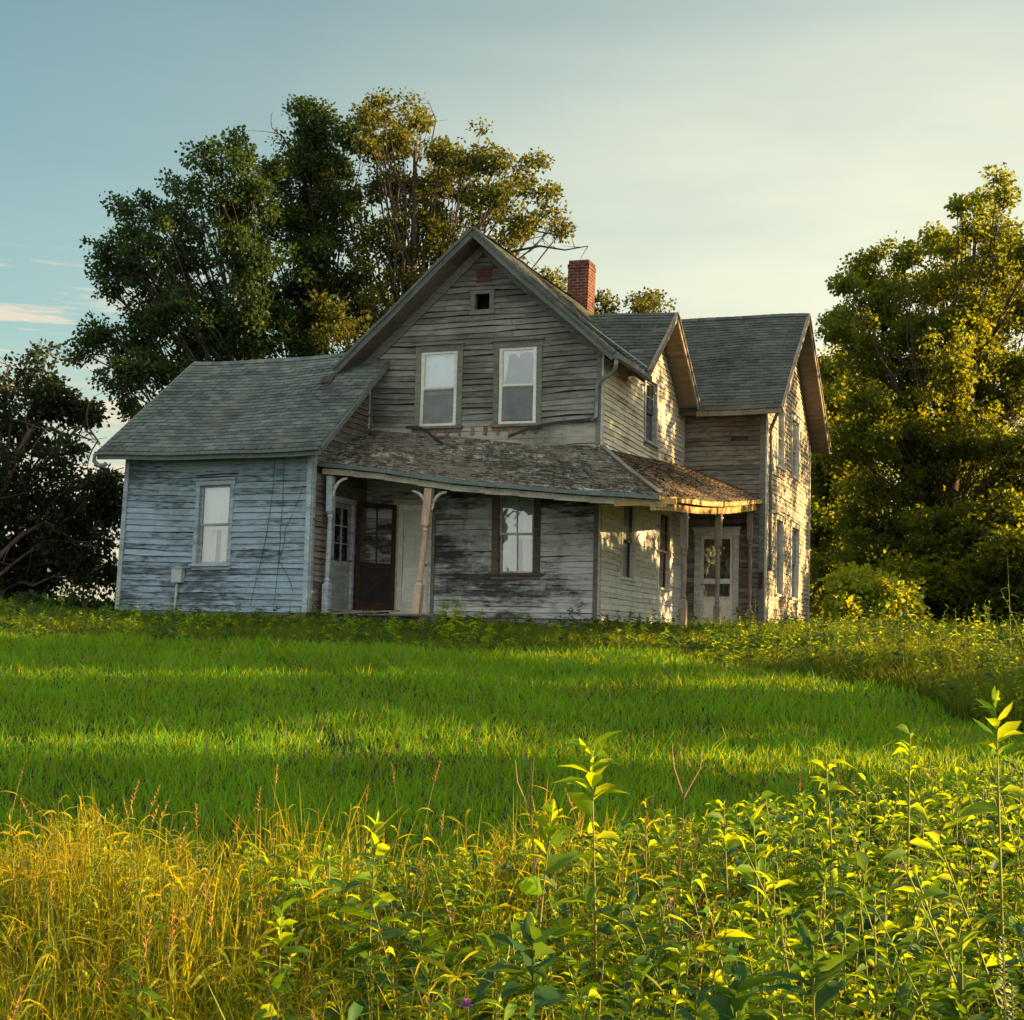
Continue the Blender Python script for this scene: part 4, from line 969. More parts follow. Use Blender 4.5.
def fringe():
    UV, XY = scatter(14.0, 40.0, lambda u: 230 / u, 4.0, left=8.0)
    u, v = UV[:, 0], UV[:, 1]
    keep = unmown(u, v) & outside(XY[:, 0], XY[:, 1]) & (rng.random(len(UV)) < np.where(v > 3, 1.0, .75)); UV, XY = UV[keep], XY[keep]; n = len(XY)
    right = np.clip((UV[:, 1] - 3.0) / 2.5, 0, 1); cl = noise2(XY[:, 0], XY[:, 1], 1.1, 9); near = np.clip((UV[:, 0] - 22.0) / 3, .4, 1)
    H = (.14 + .26 * rng.random(n) ** 1.5) * (.5 + .9 * cl) * np.where(UV[:, 1] > 3, np.where(UV[:, 0] > 24, .7, 1), near * .75) + right * (.22 + .50 * rng.random(n) * cl) * np.clip(1.25 - (UV[:, 0] - 17) / 12, .35, 1) + np.clip((-8 - UV[:, 1]) / 2, 0, 1) * .3 * rng.random(n)
    H = H * np.where(rng.random(n) < .09, 1.9, 1.0); m = rng.random(n) < .55; parts = []
    for sel, mi, lf in ((m, 0, .10), (~m, 1, .12)):
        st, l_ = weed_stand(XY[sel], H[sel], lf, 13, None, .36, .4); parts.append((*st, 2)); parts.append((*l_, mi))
    V, Q_, T_, tq, tt, mq, mt = join(parts)
    tag(np_mesh('fringe_weeds', V, Q_, T_, ['weed', 'weed_dark', 'stem'], None, tq, tt, mq, mt), 'leafy weeds crowding the foot of the farmhouse and the right bank', 'weeds', kind='stuff')
fringe()

def plant(name, label, px, py_top, u, leaf, nl, mk='weed', width=.32, droop=.4, cat='weed', group=None, lean=.06, topn=9):
    p = at(px, py_top, u); g = float(ground(p[0], p[1])); H = np.array([p[2] - g])
    root = empty(name, (p[0], p[1], g), label, cat, group)
    st, lf = weed_stand(np.array([[0.0, 0.0]]), H, leaf, nl, np.array([0.0]), width, droop, lean=lean, topn=topn)
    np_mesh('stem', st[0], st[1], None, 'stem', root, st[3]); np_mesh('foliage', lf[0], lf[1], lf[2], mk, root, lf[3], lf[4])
    return root
plant('broadleaf_weed', 'tallest yellow green weed rising alone above the thicket in front of the mown lawn', 604, 742, 4.6, .16, 22, 'weed', .34, .35)
plant('broadleaf_weed', 'tall weed with upright pointed leaves at the right edge of the photo', 1004, 696, 4.8, .15, 18, 'weed', .32, .4)
plant('broadleaf_weed', 'tall slender weed with drooping leaf tips left of the right edge weed', 906, 728, 5.0, .14, 22, 'weed', .26, .6)
plant('broadleaf_weed', 'weed with a seed spike over the sunlit streak of lawn', 842, 742, 5.2, .13, 22, 'weed', .24, .6)
plant('broadleaf_weed', 'pale weed with a few broad leaves left of the lone tallest weed', 532, 806, 4.7, .14, 12, 'weed', .40, .3)
plant('broadleaf_weed', 'broad leaved weed with a flat top in the golden grass', 372, 818, 4.9, .10, 14, 'weed', .42, .3)
plant('broadleaf_weed', 'star topped weed in the middle of the thicket, right of the lone tallest weed', 735, 800, 4.9, .13, 14, 'weed', .28, .5)
plant('broadleaf_weed', 'star topped weed with thin leaves right of centre', 768, 806, 4.6, .12, 14, 'weed', .26, .5)
plant('broadleaf_weed', 'low dark green weed with big broad leaves at the bottom centre of the photo', 540, 935, 3.5, .17, 14, 'weed_dark', .42, .35)
plant('broadleaf_weed', 'dark green weed with long narrow leaves at the bottom right of the photo', 818, 935, 3.4, .17, 13, 'weed_dark', .26, .35)
plant('broadleaf_weed', 'dark weed with two wide upright leaves at the bottom edge of the photo', 742, 985, 3.3, .16, 9, 'weed_dark', .50, .2)
plant('broadleaf_weed', 'bluish green weed near the bottom right corner of the photo', 945, 985, 3.4, .15, 11, 'weed_dark', .36, .3)
plant('broadleaf_weed', 'bright weed standing in the golden grass at the lower left', 282, 905, 4.2, .12, 14, 'weed', .36, .4)
def dry_stalk(label, px, py, u):
    p = at(px, py, u); g = float(ground(p[0], p[1])); H = p[2] - g
    mb = MB(); pts = [(p[0] + .02 * math.sin(k * 1.3 + px), p[1], g + H * k / 7) for k in range(8)]; mb.tube(pts, [.005 - .0005 * k for k in range(8)], 5)
    for k in range(5):
        q = np.array(pts[3 + k if k < 4 else 6]); a = k * 2.1 + px; mb.tube([q, q + np.array([.05 * math.cos(a), .05 * math.sin(a), .09]), q + np.array([.06 * math.cos(a), .06 * math.sin(a), .16])], [.003, .002, .001], 4)
    tag(mb.build('dry_stalk', 'dry', None, False), label, 'dry stalk')
dry_stalk('thin bare brown stalk standing left of the lone tallest weed', 537, 758, 4.8)
dry_stalk('thin reddish stalk above the weeds right of the lone tallest weed', 679, 738, 4.7)
def flower(name, label, px, py, u, mk, spike):
    p = at(px, py, u); g = float(ground(p[0], p[1])); root = empty(name, (p[0], p[1], g), label, 'flower'); H = p[2] - g
    mb = MB(); mb.tube([(0, 0, 0), (.01, 0, H * .5), (0, 0, H)], [.004, .003, .002], 5); mb.build('stem', 'stem', root, False)
    B, D = [], []
    for k in range(70 if spike else 26):
        a = k * 2.4; 
        if spike: z = H - .16 + .16 * k / 70; B.append([0.004 * math.cos(a), .004 * math.sin(a), z]); D.append([math.cos(a), math.sin(a), .5])
        else: el = random.uniform(-.2, 1.3); B.append([0, 0, H]); D.append([math.cos(a) * math.cos(el), math.sin(a) * math.cos(el), math.sin(el)])
    B, D = np.array(B, float), np.array(D, float); ln = np.full(len(B), .012 if spike else .022)
    v, q, t = leaf_arrays(B, D, np.tile([0.1, .2, 1.], (len(B), 1)), ln, ln * .5, .1); np_mesh('flower_head', v, q, t, mk, root)
flower('wildflower', 'small violet flower low in the grass at the bottom of the photo', 466, 1006, 3.6, 'violet', False)
flower('wildflower', 'white flower spike arching at the bottom right edge of the photo', 1003, 938, 3.5, 'white_fl', True)
flower('wildflower', 'lower white flower spike in the bottom right corner of the photo', 1012, 985, 3.4, 'white_fl', True)

# ================================================================== TREES
def tubes_np(segs, ns=6):
    """segs: list of (points (k,3), radii (k,)) -> mesh arrays"""
    V, Qs = [], []; k0 = 0
    for pts, rad in segs:
        pts = np.asarray(pts, float); k = len(pts); n = ns if rad[0] > .05 else 4 if rad[0] > .02 else 3
        d = np.gradient(pts, axis=0); d /= (np.linalg.norm(d, axis=1)[:, None] + 1e-9)
        ref = np.array([.3, .2, .93]) if abs(d[0][2]) < .8 else np.array([1., .2, .1])
        a = np.cross(d, ref); a /= (np.linalg.norm(a, axis=1)[:, None] + 1e-9); b = np.cross(d, a)
        q = np.arange(n) * 2 * np.pi / n
        ring = pts[:, None] + np.asarray(rad)[:, None, None] * (np.cos(q)[None, :, None] * a[:, None] + np.sin(q)[None, :, None] * b[:, None])
        V.append(ring.reshape(-1, 3)); I = k0 + np.arange(k * n).reshape(k, n); J = np.roll(I, -1, 1)
        Qs.append(np.stack([I[:-1], J[:-1], J[1:], I[1:]], -1).reshape(-1, 4)); k0 += k * n
    return np.concatenate(V), np.concatenate(Qs)
def bez(a, b, c, n):
    t = np.linspace(0, 1, n)[:, None]; return (1 - t) ** 2 * a + 2 * t * (1 - t) * b + t * t * c
def tree(name, label, base, top, blobs, leafm, bark='bark', r=.25, leaf=.16, dens=1.0, clump=.42, per=44, group=None, bare=(), seed=0, low=.42, cat='tree', fill=.55, twig=True, cut=()):
    """blobs: world centres and radii; limbs grow from the trunk to each, twigs from limb to leaf clumps"""
    g = np.random.default_rng(seed); base = np.array(base, float); top = np.array(top, float); root = empty(name, base, label, cat, group)
    H = top[2] - base[2]; k = 9; tt = np.linspace(0, 1, k)[:, None]
    tr = base + (top - base) * tt + np.concatenate([g.normal(0, .014 * H, (k, 2)), np.zeros((k, 1))], 1) * np.sin(tt * np.pi)
    segs = [(tr - base, r * (1 - .86 * tt[:, 0] ** .9) * np.where(tt[:, 0] < .05, 1.35, 1))]
    CL = []
    for (c, rad) in blobs:
        c = np.array(c, float)
        f = np.clip(((c[2] - base[2]) / H) * g.uniform(low, low + .3), .12, .95)
        i = int(f * (k - 1)); a = tr[i] * (1 - (f * (k - 1) - i)) + tr[min(i + 1, k - 1)] * (f * (k - 1) - i)
        m = (a + c) / 2 + np.array([0, 0, .12 * np.linalg.norm(c - a)]) * g.uniform(-.4, 1.2) + g.normal(0, .08 * rad, 3)
        br = bez(a, m, c, 8); br[1:-1] += g.normal(0, .03 * np.linalg.norm(c - a) ** .7, (6, 3)); rb = r * (.10 + .24 * (1 - f)) * min(1.3, .5 + rad * .35)
        segs.append((br - base, np.linspace(rb, rb * .25, 8)))
        n = max(4, int(dens * 5.6 * (rad / clump) ** 1.85))
        d = g.normal(0, 1, (n, 3)); d /= np.linalg.norm(d, axis=1)[:, None]; rr = rad * np.minimum(1.8, np.abs(g.normal(0, .78, n)) + .12)
        pc = c + d * rr[:, None] * np.array([1.08, 1.08, .88]); CL.append(np.concatenate([pc, np.full((n, 1), 1.0)], 1))
        nb = max(3, int(n * .55)); bi = g.integers(3, 8, nb); CL.append(np.concatenate([br[bi] + g.normal(0, .42 * rad, (nb, 3)), np.ones((nb, 1))], 1))
        if twig:
            for q in range(0, n, 2):
                s = br[g.integers(3, 8)]; mid = (s + pc[q]) / 2 + g.normal(0, .12 * rad, 3); segs.append((bez(s, mid, pc[q], 4) - base, np.linspace(rb * .22 + .006, .006, 4)))
    for pts, rr in bare:
        pts = np.array(pts, float); k2 = len(pts); segs.append((pts - base, np.linspace(rr, rr * .25, k2)))
        for j in range(1, k2):
            for _ in range(3):
                q = pts[j - 1] + (pts[j] - pts[j - 1]) * g.random(); e = q + g.normal(0, 1, 3) * np.array([.5, .5, .4]) * (.5 + rr * 6); segs.append((bez(q, (q + e) / 2 + g.normal(0, .12, 3), e, 5) - base, np.linspace(rr * .3, .004, 5)))
    V, Qs = tubes_np(segs); o = np_mesh('trunk', V, Qs, None, bark, root); o.data.polygons.foreach_set('use_smooth', np.ones(len(Qs), bool))
    CL = np.concatenate(CL)[:, :3]
    for lo, hi in cut: CL = CL[(CL[:, 2] - base[2] < lo - .25) | (CL[:, 2] - base[2] > hi + .25)]
    n = len(CL); ct = g.random(n)
    csz = clump * (.35 + 1.0 * g.random(n) ** 1.3); cnt = np.maximum(6, (per * 1.9 * (csz / clump) ** 2 * (.6 + .8 * g.random(n))).astype(int)); idx = np.repeat(np.arange(n), cnt); m = len(idx)
    d = g.normal(0, 1, (m, 3)); d /= np.linalg.norm(d, axis=1)[:, None]; pos = CL[idx] + d * (csz[idx] * g.random(m) ** .6)[:, None] * np.array([1.15, 1.15, .8])
    dirn = d * .8 + g.normal(0, .6, (m, 3)) + np.array([0, 0, -.25]); dirn /= np.linalg.norm(dirn, axis=1)[:, None]
    s = np.cross(dirn, g.normal(0, 1, (m, 3))); s /= (np.linalg.norm(s, axis=1)[:, None] + 1e-9); sz = leaf * (.65 + .75 * g.random(m)); nn = np.cross(s, dirn)
    b0 = pos - base
    LV = np.stack([b0, b0 + dirn * (sz * .45)[:, None] - s * (sz * .36)[:, None] + nn * (sz * .10)[:, None], b0 + dirn * sz[:, None], b0 + dirn * (sz * .45)[:, None] + s * (sz * .36)[:, None] + nn * (sz * .10)[:, None]], 1).reshape(-1, 3)
    LQ = np.arange(m * 4).reshape(m, 4)
    np_mesh('crown', LV, LQ, None, leafm, root, np.clip(.65 * ct[idx] + .35 * g.random(m), 0, 1))
    return root
def blobs_px(lst, u, spread=1.5, seed=0, sat=1):
    g = np.random.default_rng(seed); out = []
    for (x, y, rp) in lst:
        uu = u + g.uniform(-spread, spread); out.append((at(x, y, uu), rp / F * uu * 1.0))
        for _ in range(sat):
            q = g.normal(0, 1, 2); q = q / np.linalg.norm(q) * rp * g.uniform(.8, 1.35); out.append((at(x + q[0], y + q[1], uu + g.uniform(-.6, .6)), rp / F * uu * g.uniform(.25, .45)))
    return out
def foot(px, u, dz=-.1):
    p = at(px, 630, u); return (p[0], p[1], float(ground(p[0], p[1])) + dz)
def z13(l): return l
tree('broadleaf_tree', 'spreading dark green tree behind the shingled wing roof, its limbs reaching left', foot(272, 46), at(235, 190, 46), blobs_px([
    (104, 253, 20), (145, 206, 22), (133, 228, 20), (157, 250, 26), (186, 221, 27), (198, 186, 24), (213, 165, 16), (236, 148, 12), (243, 166, 20), (248, 198, 28), (225, 212, 26), (236, 245, 28), (183, 262, 20),
    (133, 271, 22), (113, 266, 15), (105, 288, 9), (183, 306, 20), (148, 324, 24), (128, 345, 22), (95, 330, 17), (78, 352, 13), (119, 368, 18), (163, 303, 20), (213, 339, 26), (186, 345, 23), (242, 315, 24), (266, 262, 26), (272, 221, 17),
    (150, 372, 22), (255, 345, 24), (210, 290, 16), (128, 392, 16)], 46, 2.0, 1), 'leaf_back', r=.42, leaf=.12, dens=.92, clump=.38, per=46, seed=11, low=.4)
tree('broadleaf_tree', 'tall narrow dark tree between the spreading tree and the sunlit golden tree behind the house', foot(322, 48), at(318, 128, 48), blobs_px([
    (313, 115, 19), (302, 128, 15), (325, 139, 25), (295, 156, 17), (316, 171, 28), (283, 173, 13), (310, 203, 29), (339, 168, 24), (350, 134, 15), (297, 229, 23), (319, 256, 25), (301, 286, 26), (325, 315, 28), (283, 333, 24), (335, 222, 20), (280, 300, 22), (300, 345, 26)],
    48, 2.0, 2), 'leaf_back', r=.36, leaf=.12, dens=.92, clump=.38, per=46, seed=12, low=.45, bare=[([at(300, 170, 48), at(290, 150, 48), at(283, 137, 48), at(272, 128, 48)], .05)])
tree('broadleaf_tree', 'broad tree with a sunlit golden top behind the main gable with bare twigs to its right', foot(405, 47), at(415, 150, 47), blobs_px([
    (386, 112, 18), (372, 134, 19), (400, 143, 23), (420, 126, 17), (440, 150, 23), (469, 160, 21), (498, 160, 19), (395, 180, 26), (430, 190, 26), (465, 195, 25), (500, 195, 22), (528, 180, 14), (545, 206, 14), (520, 220, 16), (556, 222, 10), (480, 225, 22),
    (440, 235, 23), (400, 232, 24), (365, 240, 24), (352, 282, 24), (382, 292, 22), (412, 280, 20), (508, 242, 13), (340, 325, 24), (352, 200, 20), (532, 160, 8), (370, 325, 22)], 47, 2.2, 3), 'leaf_sunpatch', r=.42, leaf=.12, dens=.85, clump=.38, per=42, seed=13, low=.4,
    bare=[([at(480, 260, 46), at(510, 252, 46), at(540, 246, 46), at(565, 250, 46), at(588, 246, 46)], .055), ([at(470, 275, 46), at(505, 270, 46), at(530, 250, 46), at(552, 228, 46)], .05), ([at(500, 250, 46), at(515, 300, 46), at(528, 262, 46), at(545, 272, 46)], .04), ([at(430, 150, 47), at(436, 120, 47), at(428, 100, 47)], .03), ([at(530, 230, 46), at(562, 236, 46), at(578, 226, 46)], .03)])
tree('broadleaf_tree', 'small distant treetop showing right of the brick chimney', foot(640, 58), at(640, 305, 58), blobs_px([(645, 300, 10), (655, 306, 9), (636, 309, 9), (612, 306, 10), (603, 315, 9), (645, 325, 16), (620, 325, 14), (590, 330, 14)], 58, 1, 4), 'leaf_sunpatch', r=.2, leaf=.125, dens=1.2, clump=.42, per=34, seed=14)
tree('broadleaf_tree', 'small distant treetop showing left of the brick chimney', foot(556, 56), at(556, 285, 56), blobs_px([(557, 277, 9), (562, 290, 10), (550, 300, 14), (566, 310, 14)], 56, 1, 5), 'leaf_sunpatch', r=.18, leaf=.125, dens=1.2, clump=.42, per=34, seed=15)
# oak at the left edge
U5 = 36
tree('oak_tree', 'gnarled dark oak with bare twisted limbs at the left edge of the photo', foot(-6, U5), at(8, 440, U5), blobs_px([
    (20, 370, 18), (40, 387, 16), (8, 392, 17), (44, 410, 10), (66, 412, 9), (84, 410, 6), (22, 432, 20), (48, 452, 20), (80, 478, 18), (106, 490, 9), (60, 500, 24), (20, 510, 26), (95, 520, 16), (102, 545, 12), (50, 545, 25), (15, 560, 26), (80, 570, 20),
    (104, 575, 10), (40, 585, 22), (-20, 400, 26), (-30, 450, 30), (-30, 520, 32), (-20, 570, 30), (0, 475, 20), (70, 540, 22), (110, 512, 8), (-60, 480, 34), (-60, 420, 26)], U5, 1.6, 6), 'leaf_oak', 'bark_oak', r=.30, leaf=.12, dens=.9, clump=.38, per=48, seed=16, low=.35,
    bare=[([at(2, 500, 35), at(14, 462, 35), at(30, 430, 35), at(52, 428, 35), at(68, 437, 35), at(80, 428, 35), at(86, 424, 35), at(100, 444, 35)], .075), ([at(-4, 560, 35), at(22, 535, 35), at(46, 522, 35), at(62, 532, 35), at(75, 545, 35), at(108, 547, 35)], .075),
          ([at(0, 575, 35), at(25, 555, 35), at(45, 540, 35), at(90, 542, 35)], .05), ([at(12, 400, 35), at(4, 380, 35), at(10, 365, 35)], .05)])
# right-hand trees
R6 = [(866, 590, 22), (905, 588, 22), (1040, 590, 24), (1000, 595, 24), (1003, 195, 13), (989, 217, 17), (957, 207, 6), (934, 238, 11), (944, 246, 15), (970, 232, 15), (883, 254, 11), (901, 260, 12), (861, 264, 8), (842, 286, 8), (869, 281, 18), (897, 291, 25), (934, 281, 26), (970, 276, 28), (1007, 262, 28), (846, 318, 15), (878, 322, 25), (915, 331, 28),
      (952, 322, 28), (993, 322, 28), (1024, 305, 28), (860, 345, 16), (838, 331, 11), (1040, 240, 26), (1060, 290, 30)]
for j, yy in enumerate((365, 405, 445, 485, 525, 560)):
    for xx in range(852 if j else 872, 1080, 42): R6.append((xx + (j % 2) * 18, yy, 25))
tree('maple_tree', 'big leafy tree at the right edge, its lower leaves glowing yellow', foot(945, 45), at(975, 235, 45), blobs_px(R6, 45, 2.4, 7), 'leaf_right', r=.34, leaf=.12, dens=1.25, clump=.36, per=44, seed=17, low=.3)
tree('maple_tree', 'lower dark green tree close behind the rear block of the house', foot(848, 50), at(850, 400, 50), blobs_px([(832, 375, 14), (850, 368, 14), (826, 400, 16), (845, 405, 20), (825, 435, 18), (850, 445, 22), (828, 475, 20), (850, 490, 22), (825, 515, 20), (845, 535, 22), (830, 560, 22), (855, 575, 22), (820, 590, 18), (875, 560, 22), (822, 385, 14), (820, 420, 16), (818, 455, 16), (818, 495, 18), (820, 540, 20), (822, 575, 20), (836, 600, 20), (860, 400, 22), (866, 450, 24), (866, 500, 24), (840, 350, 12), (812, 600, 14)], 50, 1.5, 8), 'leaf_right', r=.2, leaf=.13, dens=1.6, clump=.45, per=42, seed=18, low=.3)
tree('sapling', 'dense young tree under the big right tree, behind the sunlit bush', foot(985, 42), at(985, 520, 42), blobs_px([(960, 540, 22), (990, 520, 22), (1015, 545, 24), (940, 575, 22), (975, 575, 24), (1010, 590, 24), (1045, 570, 26), (910, 590, 20), (1035, 525, 22)] + [(xx, 604, 18) for xx in range(850, 1080, 30)] + [(xx, 585, 20) for xx in range(880, 1080, 36)], 42, 1.0, 9), 'leaf_right', r=.10, leaf=.16, dens=1.0, clump=.42, per=40, seed=19, low=.2)
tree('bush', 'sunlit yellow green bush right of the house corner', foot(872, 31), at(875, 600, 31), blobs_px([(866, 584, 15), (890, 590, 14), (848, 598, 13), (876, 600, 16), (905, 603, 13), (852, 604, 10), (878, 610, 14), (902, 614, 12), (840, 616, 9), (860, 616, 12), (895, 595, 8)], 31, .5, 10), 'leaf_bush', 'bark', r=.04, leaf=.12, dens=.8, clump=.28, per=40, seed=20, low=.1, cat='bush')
p_ = at(455, 615, 24.6); g_ = float(ground(p_[0], p_[1])); rt = empty('bush', (p_[0], p_[1], g_), 'small loose leafy bush by the porch step in front of the lower window wall', 'bush')
pts_ = np.array([[-.28, 0.0], [-.1, .1], [.05, -.08], [.2, .05], [.0, .0], [.3, .1]]); st, lf = weed_stand(pts_, np.array([.52, .66, .58, .72, .40, .5]), .17, 11, np.zeros(6), .5, .4, lean=.5)
np_mesh('stem', st[0], st[1], None, 'bark', rt, st[3]); np_mesh('foliage', lf[0], lf[1], lf[2], 'weed', rt, lf[3], lf[4])
tree('bush', 'dark scrub at the left corner of the wing below the oak', foot(70, 31), at(70, 605, 31), blobs_px([(35, 612, 10), (60, 608, 12), (85, 605, 11), (100, 612, 10), (10, 618, 8), (75, 618, 12), (118, 610, 6)], 31, .6, 22), 'leaf_back', 'bark', r=.03, leaf=.10, dens=1.0, clump=.24, per=36, seed=22, low=.1, cat='bush')
# out-of-frame hedgerow to the right that shades the lawn and dapples the end wall
def uvp(u, v, z): p = uv2xy(u, v); return (p[0], p[1], z + float(ground(p[0], p[1])))
def shade_tree(label, u, v, blobs, seed, dens=1.0, fill=.55, cut=()):
    b = uvp(u, v, -.1); tree('hedgerow_tree', label, b, uvp(u, v, 6.0), [(uvp(u + a, v + c, z), r_) for (a, c, z, r_) in blobs], 'leaf_right', r=.22, leaf=.22, dens=dens, clump=.7, per=34, seed=seed, low=.2, group='hedgerow trees beyond the right side of the lawn', fill=fill, cut=cut)
HEDGE = []
def hedge(label, u, v, wu, z0, z1, n, r_, seed, dens=1.0, gaps=(), fz=(3.6, 5.6), fn=0):
    g = np.random.default_rng(seed)
    bl = [(g.uniform(-wu, wu), g.uniform(-1.2, 1.2), z0 + (z1 - z0) * (i + g.random()) / n, r_ * g.uniform(.75, 1.2)) for i in range(n)]
    bl += [(g.uniform(-wu, wu), g.uniform(-1.2, 1.2), g.uniform(*fz), r_ * .8) for _ in range(fn)]
    shade_tree(label, u, v, bl, seed, dens, cut=[(a, c) for a, c, k in gaps])
hedge('hedgerow tree with the lowest rounded crown, first beyond the near verge', 9.9, 17.5, .35, .6, 4.6, 9, .75, 101)
hedge('hedgerow tree with light passing below its raised crown', 10.7, 18, .7, 5.2, 7.5, 8, .75, 102)
hedge('dense rounded hedgerow tree second from the near verge', 12.3, 18, .7, .5, 7.0, 17, .8, 103, .95)
hedge('dense broad hedgerow tree beside the middle of the lawn', 16.9, 18.5, 1.2, .4, 7.6, 27, .88, 105, .95)
hedge('slight hedgerow tree that breaks the sun stripe on the lawn', 14.7, 19, .25, .5, 6.0, 5, .28, 104, .8)
hedge('dense broad hedgerow tree beside the far lawn', 20.2, 19, 1.4, .4, 8.0, 28, .92, 106, .95, ((2.7, 4.1, .9),))
hedge('tall hedgerow tree level with the porch', 24.2, 19, 1.8, .4, 10.0, 44, .9, 107, 1.2, ((2.6, 4.2, 1.2), (5.9, 6.6, 1)))
hedge('tall hedgerow tree level with the side porch', 28.2, 19, 1.9, .4, 11.5, 40, .9, 108, 1.1, ((2.6, 4.3, 1.1), (6.0, 6.8, .8)), (3.9, 5.6), 26)
hedge('tall airy hedgerow tree level with the house corner', 32.0, 20, 1.7, .4, 11.5, 35, .9, 109, 1.05, ((2.6, 4.3, 1.1), (6.0, 6.8, .8)), (3.9, 5.6), 22)
hedge('tall airy hedgerow tree level with the rear block', 35.8, 20, 1.9, .5, 11.5, 12, .9, 110, .8)
hedge('tall hedgerow tree beyond the rear block', 39.6, 20, 2.0, .4, 12.0, 13, 1.0, 111, .8)

# utility wire to the wing
def wire():
    mb = MB(); a = np.array([-18.15, 25.55, 5.0]); b = np.array([-46.0, 33.0, 4.6]); pts = []
    for k in range(25):
        f = k / 24; p = a + (b - a) * f; p[2] -= 1.0 * 4 * f * (1 - f) * .9; pts.append(p)
    mb.tube(pts, .010, 5); tag(mb.build('utility_wire', 'cable', None, False), 'thin slack service wire running from the wing corner out past the oak', 'wire')
wire()

# ================================================================== LIGHT
SUN_A, SUN_E = R(23), R(13)
sd = Vector((math.cos(SUN_E) * math.cos(SUN_A), math.cos(SUN_E) * math.sin(SUN_A), math.sin(SUN_E)))
sun = bpy.data.lights.new('sun', 'SUN'); sun.energy = 5.0; sun.angle = R(.5); sun.color = (1.0, .67, .29)
so = bpy.data.objects.new('sun', sun); so.rotation_euler = sd.to_track_quat('Z', 'Y').to_euler(); COL.objects.link(so)

w = bpy.data.worlds.new('World'); scene.world = w; w.use_nodes = True
nt = w.node_tree; nt.nodes.clear(); out = nt.nodes.new('ShaderNodeOutputWorld'); bg = nt.nodes.new('ShaderNodeBackground')
sky = nt.nodes.new('ShaderNodeTexSky'); sky.sky_type = 'NISHITA'; sky.sun_disc = False; sky.sun_elevation = SUN_E
sky.sun_rotation = math.pi / 2 - SUN_A; sky.air_density = 1.0; sky.dust_density = 1.0; sky.ozone_density = 1.0
base = mixc(nt, 1.0, sky.outputs[0], (.70, .98, .86), 'MULTIPLY')
tc = nt.nodes.new('ShaderNodeTexCoord'); dirv = tc.outputs['Generated']
sep = nt.nodes.new('ShaderNodeSeparateXYZ'); L(nt, dirv, sep.inputs[0]); elev = sep.outputs[2]
# thin bright veil of high cloud on the sunward side
dp = nt.nodes.new('ShaderNodeVectorMath'); dp.operation = 'DOT_PRODUCT'; L(nt, dirv, dp.inputs[0])
dp.inputs[1].default_value = (math.cos(R(64)) * math.cos(R(8)), math.sin(R(64)) * math.cos(R(8)), math.sin(R(8)))
mp = nt.nodes.new('ShaderNodeMapping'); mp.inputs['Scale'].default_value = (1.6, 1.6, 7.0); L(nt, dirv, mp.inputs[0])
vn = noise(nt, mp.outputs[0], 2.2, 5, .55)
fa = ramp(nt, dp.outputs['Value'], [(.30, .03), (.56, .30), (.72, .68), (.84, .95), (1.0, 1.0)])
fb = ramp(nt, elev, [(.25, 1.0), (.32, .84), (.40, .50), (.75, .35), (1.0, .6)])
veil = mth(nt, 'MULTIPLY', mth(nt, 'MULTIPLY', fa, fb), mth(nt, 'ADD', .62, mth(nt, 'MULTIPLY', vn, .76)), True)
c1 = mixc(nt, veil, base, (5.3, 5.25, 3.95))
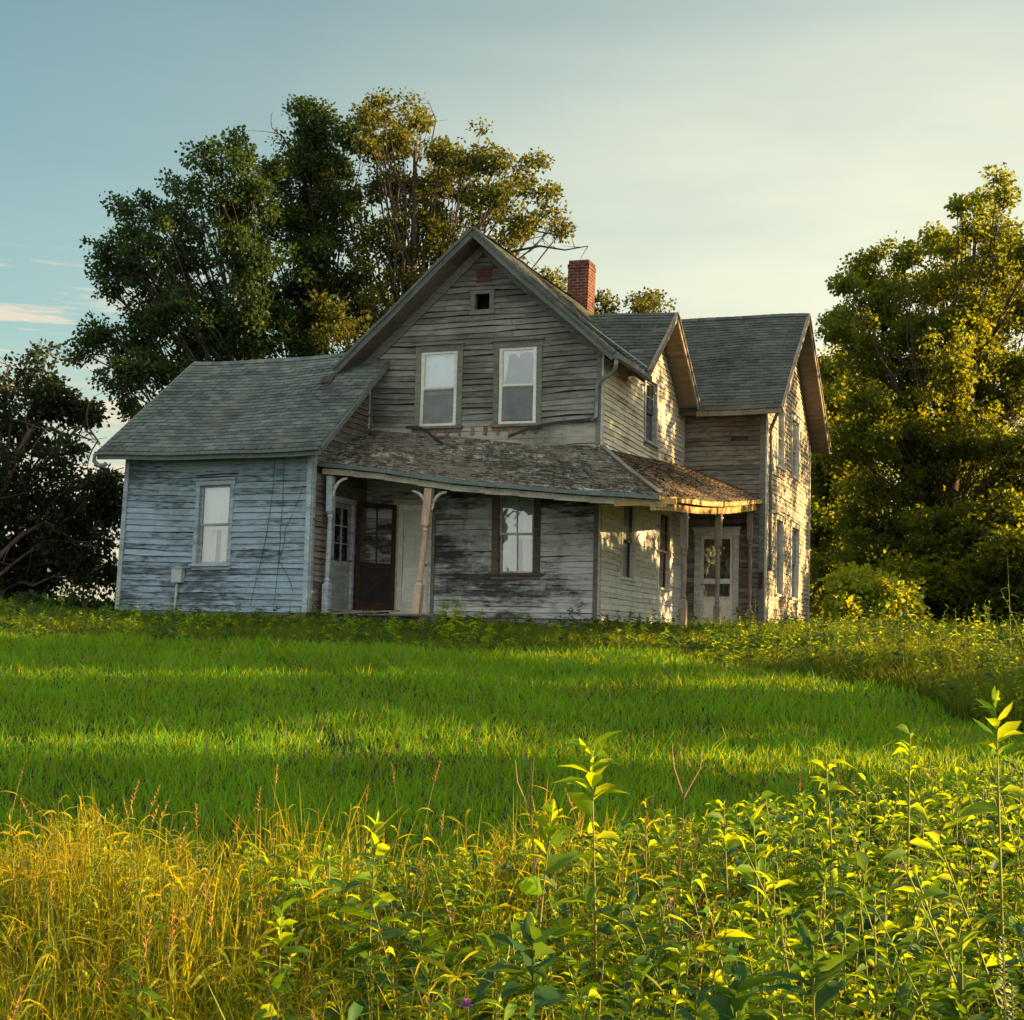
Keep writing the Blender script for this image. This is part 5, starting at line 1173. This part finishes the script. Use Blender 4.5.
# warm low band and streaks of small lit clouds
warm = ramp(nt, elev, [(.0, .85), (.06, .72), (.12, .40), (.20, 0)])
c2 = mixc(nt, warm, c1, (4.6, 3.75, 2.75))
mp2 = nt.nodes.new('ShaderNodeMapping'); mp2.inputs['Scale'].default_value = (2.6, 2.6, 26.0); mp2.inputs['Location'].default_value = (.3, .1, .35); L(nt, dirv, mp2.inputs[0])
cn = noise(nt, mp2.outputs[0], 3.4, 8, .64)
cm = mth(nt, 'MULTIPLY', ramp(nt, mth(nt, 'SUBTRACT', cn, mth(nt, 'MULTIPLY', fa, .10)), [(.475, 0), (.575, .9)]), ramp(nt, elev, [(.05, .8), (.16, .9), (.225, .75), (.25, 0)]))
c3 = mixc(nt, cm, c2, (5.2, 4.25, 3.2))
# unseen bright overcast, added above the view to fill the shaded sides
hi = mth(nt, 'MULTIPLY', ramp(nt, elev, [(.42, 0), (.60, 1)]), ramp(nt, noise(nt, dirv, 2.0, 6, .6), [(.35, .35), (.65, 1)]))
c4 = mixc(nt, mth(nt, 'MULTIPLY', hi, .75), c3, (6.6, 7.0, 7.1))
# unseen pale cloud bank, added behind the viewpoint for front-wall light and pane reflections
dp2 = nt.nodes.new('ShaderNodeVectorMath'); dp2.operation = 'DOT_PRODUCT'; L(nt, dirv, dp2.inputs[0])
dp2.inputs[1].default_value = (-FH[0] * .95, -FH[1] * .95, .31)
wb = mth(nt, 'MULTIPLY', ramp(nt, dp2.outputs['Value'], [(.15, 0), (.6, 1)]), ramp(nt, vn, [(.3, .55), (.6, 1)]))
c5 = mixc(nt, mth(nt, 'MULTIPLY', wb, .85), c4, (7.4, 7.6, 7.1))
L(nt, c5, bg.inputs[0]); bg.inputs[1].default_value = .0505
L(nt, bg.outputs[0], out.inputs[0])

# ------------------------------------------------------------------ camera object
cam = bpy.data.cameras.new('camera'); cam.sensor_fit = 'HORIZONTAL'; cam.sensor_width = 36; cam.lens = F / 1024 * 36
cam.clip_end = 6000; cam.clip_start = .05
co = bpy.data.objects.new('camera', cam); COL.objects.link(co)
from mathutils import Matrix
m4 = Matrix([[*RM[0], EYE[0]], [*RM[1], EYE[1]], [*RM[2], EYE[2]], [0, 0, 0, 1]]); co.matrix_world = m4
scene.camera = co
scene.view_settings.view_transform = 'Standard'; scene.view_settings.look = 'None'; scene.view_settings.exposure = 1.9; scene.view_settings.gamma = 1
scene.cycles.max_bounces = 5; scene.cycles.diffuse_bounces = 3; scene.cycles.glossy_bounces = 2; scene.cycles.transmission_bounces = 3; scene.cycles.transparent_max_bounces = 6; scene.cycles.use_denoising = True
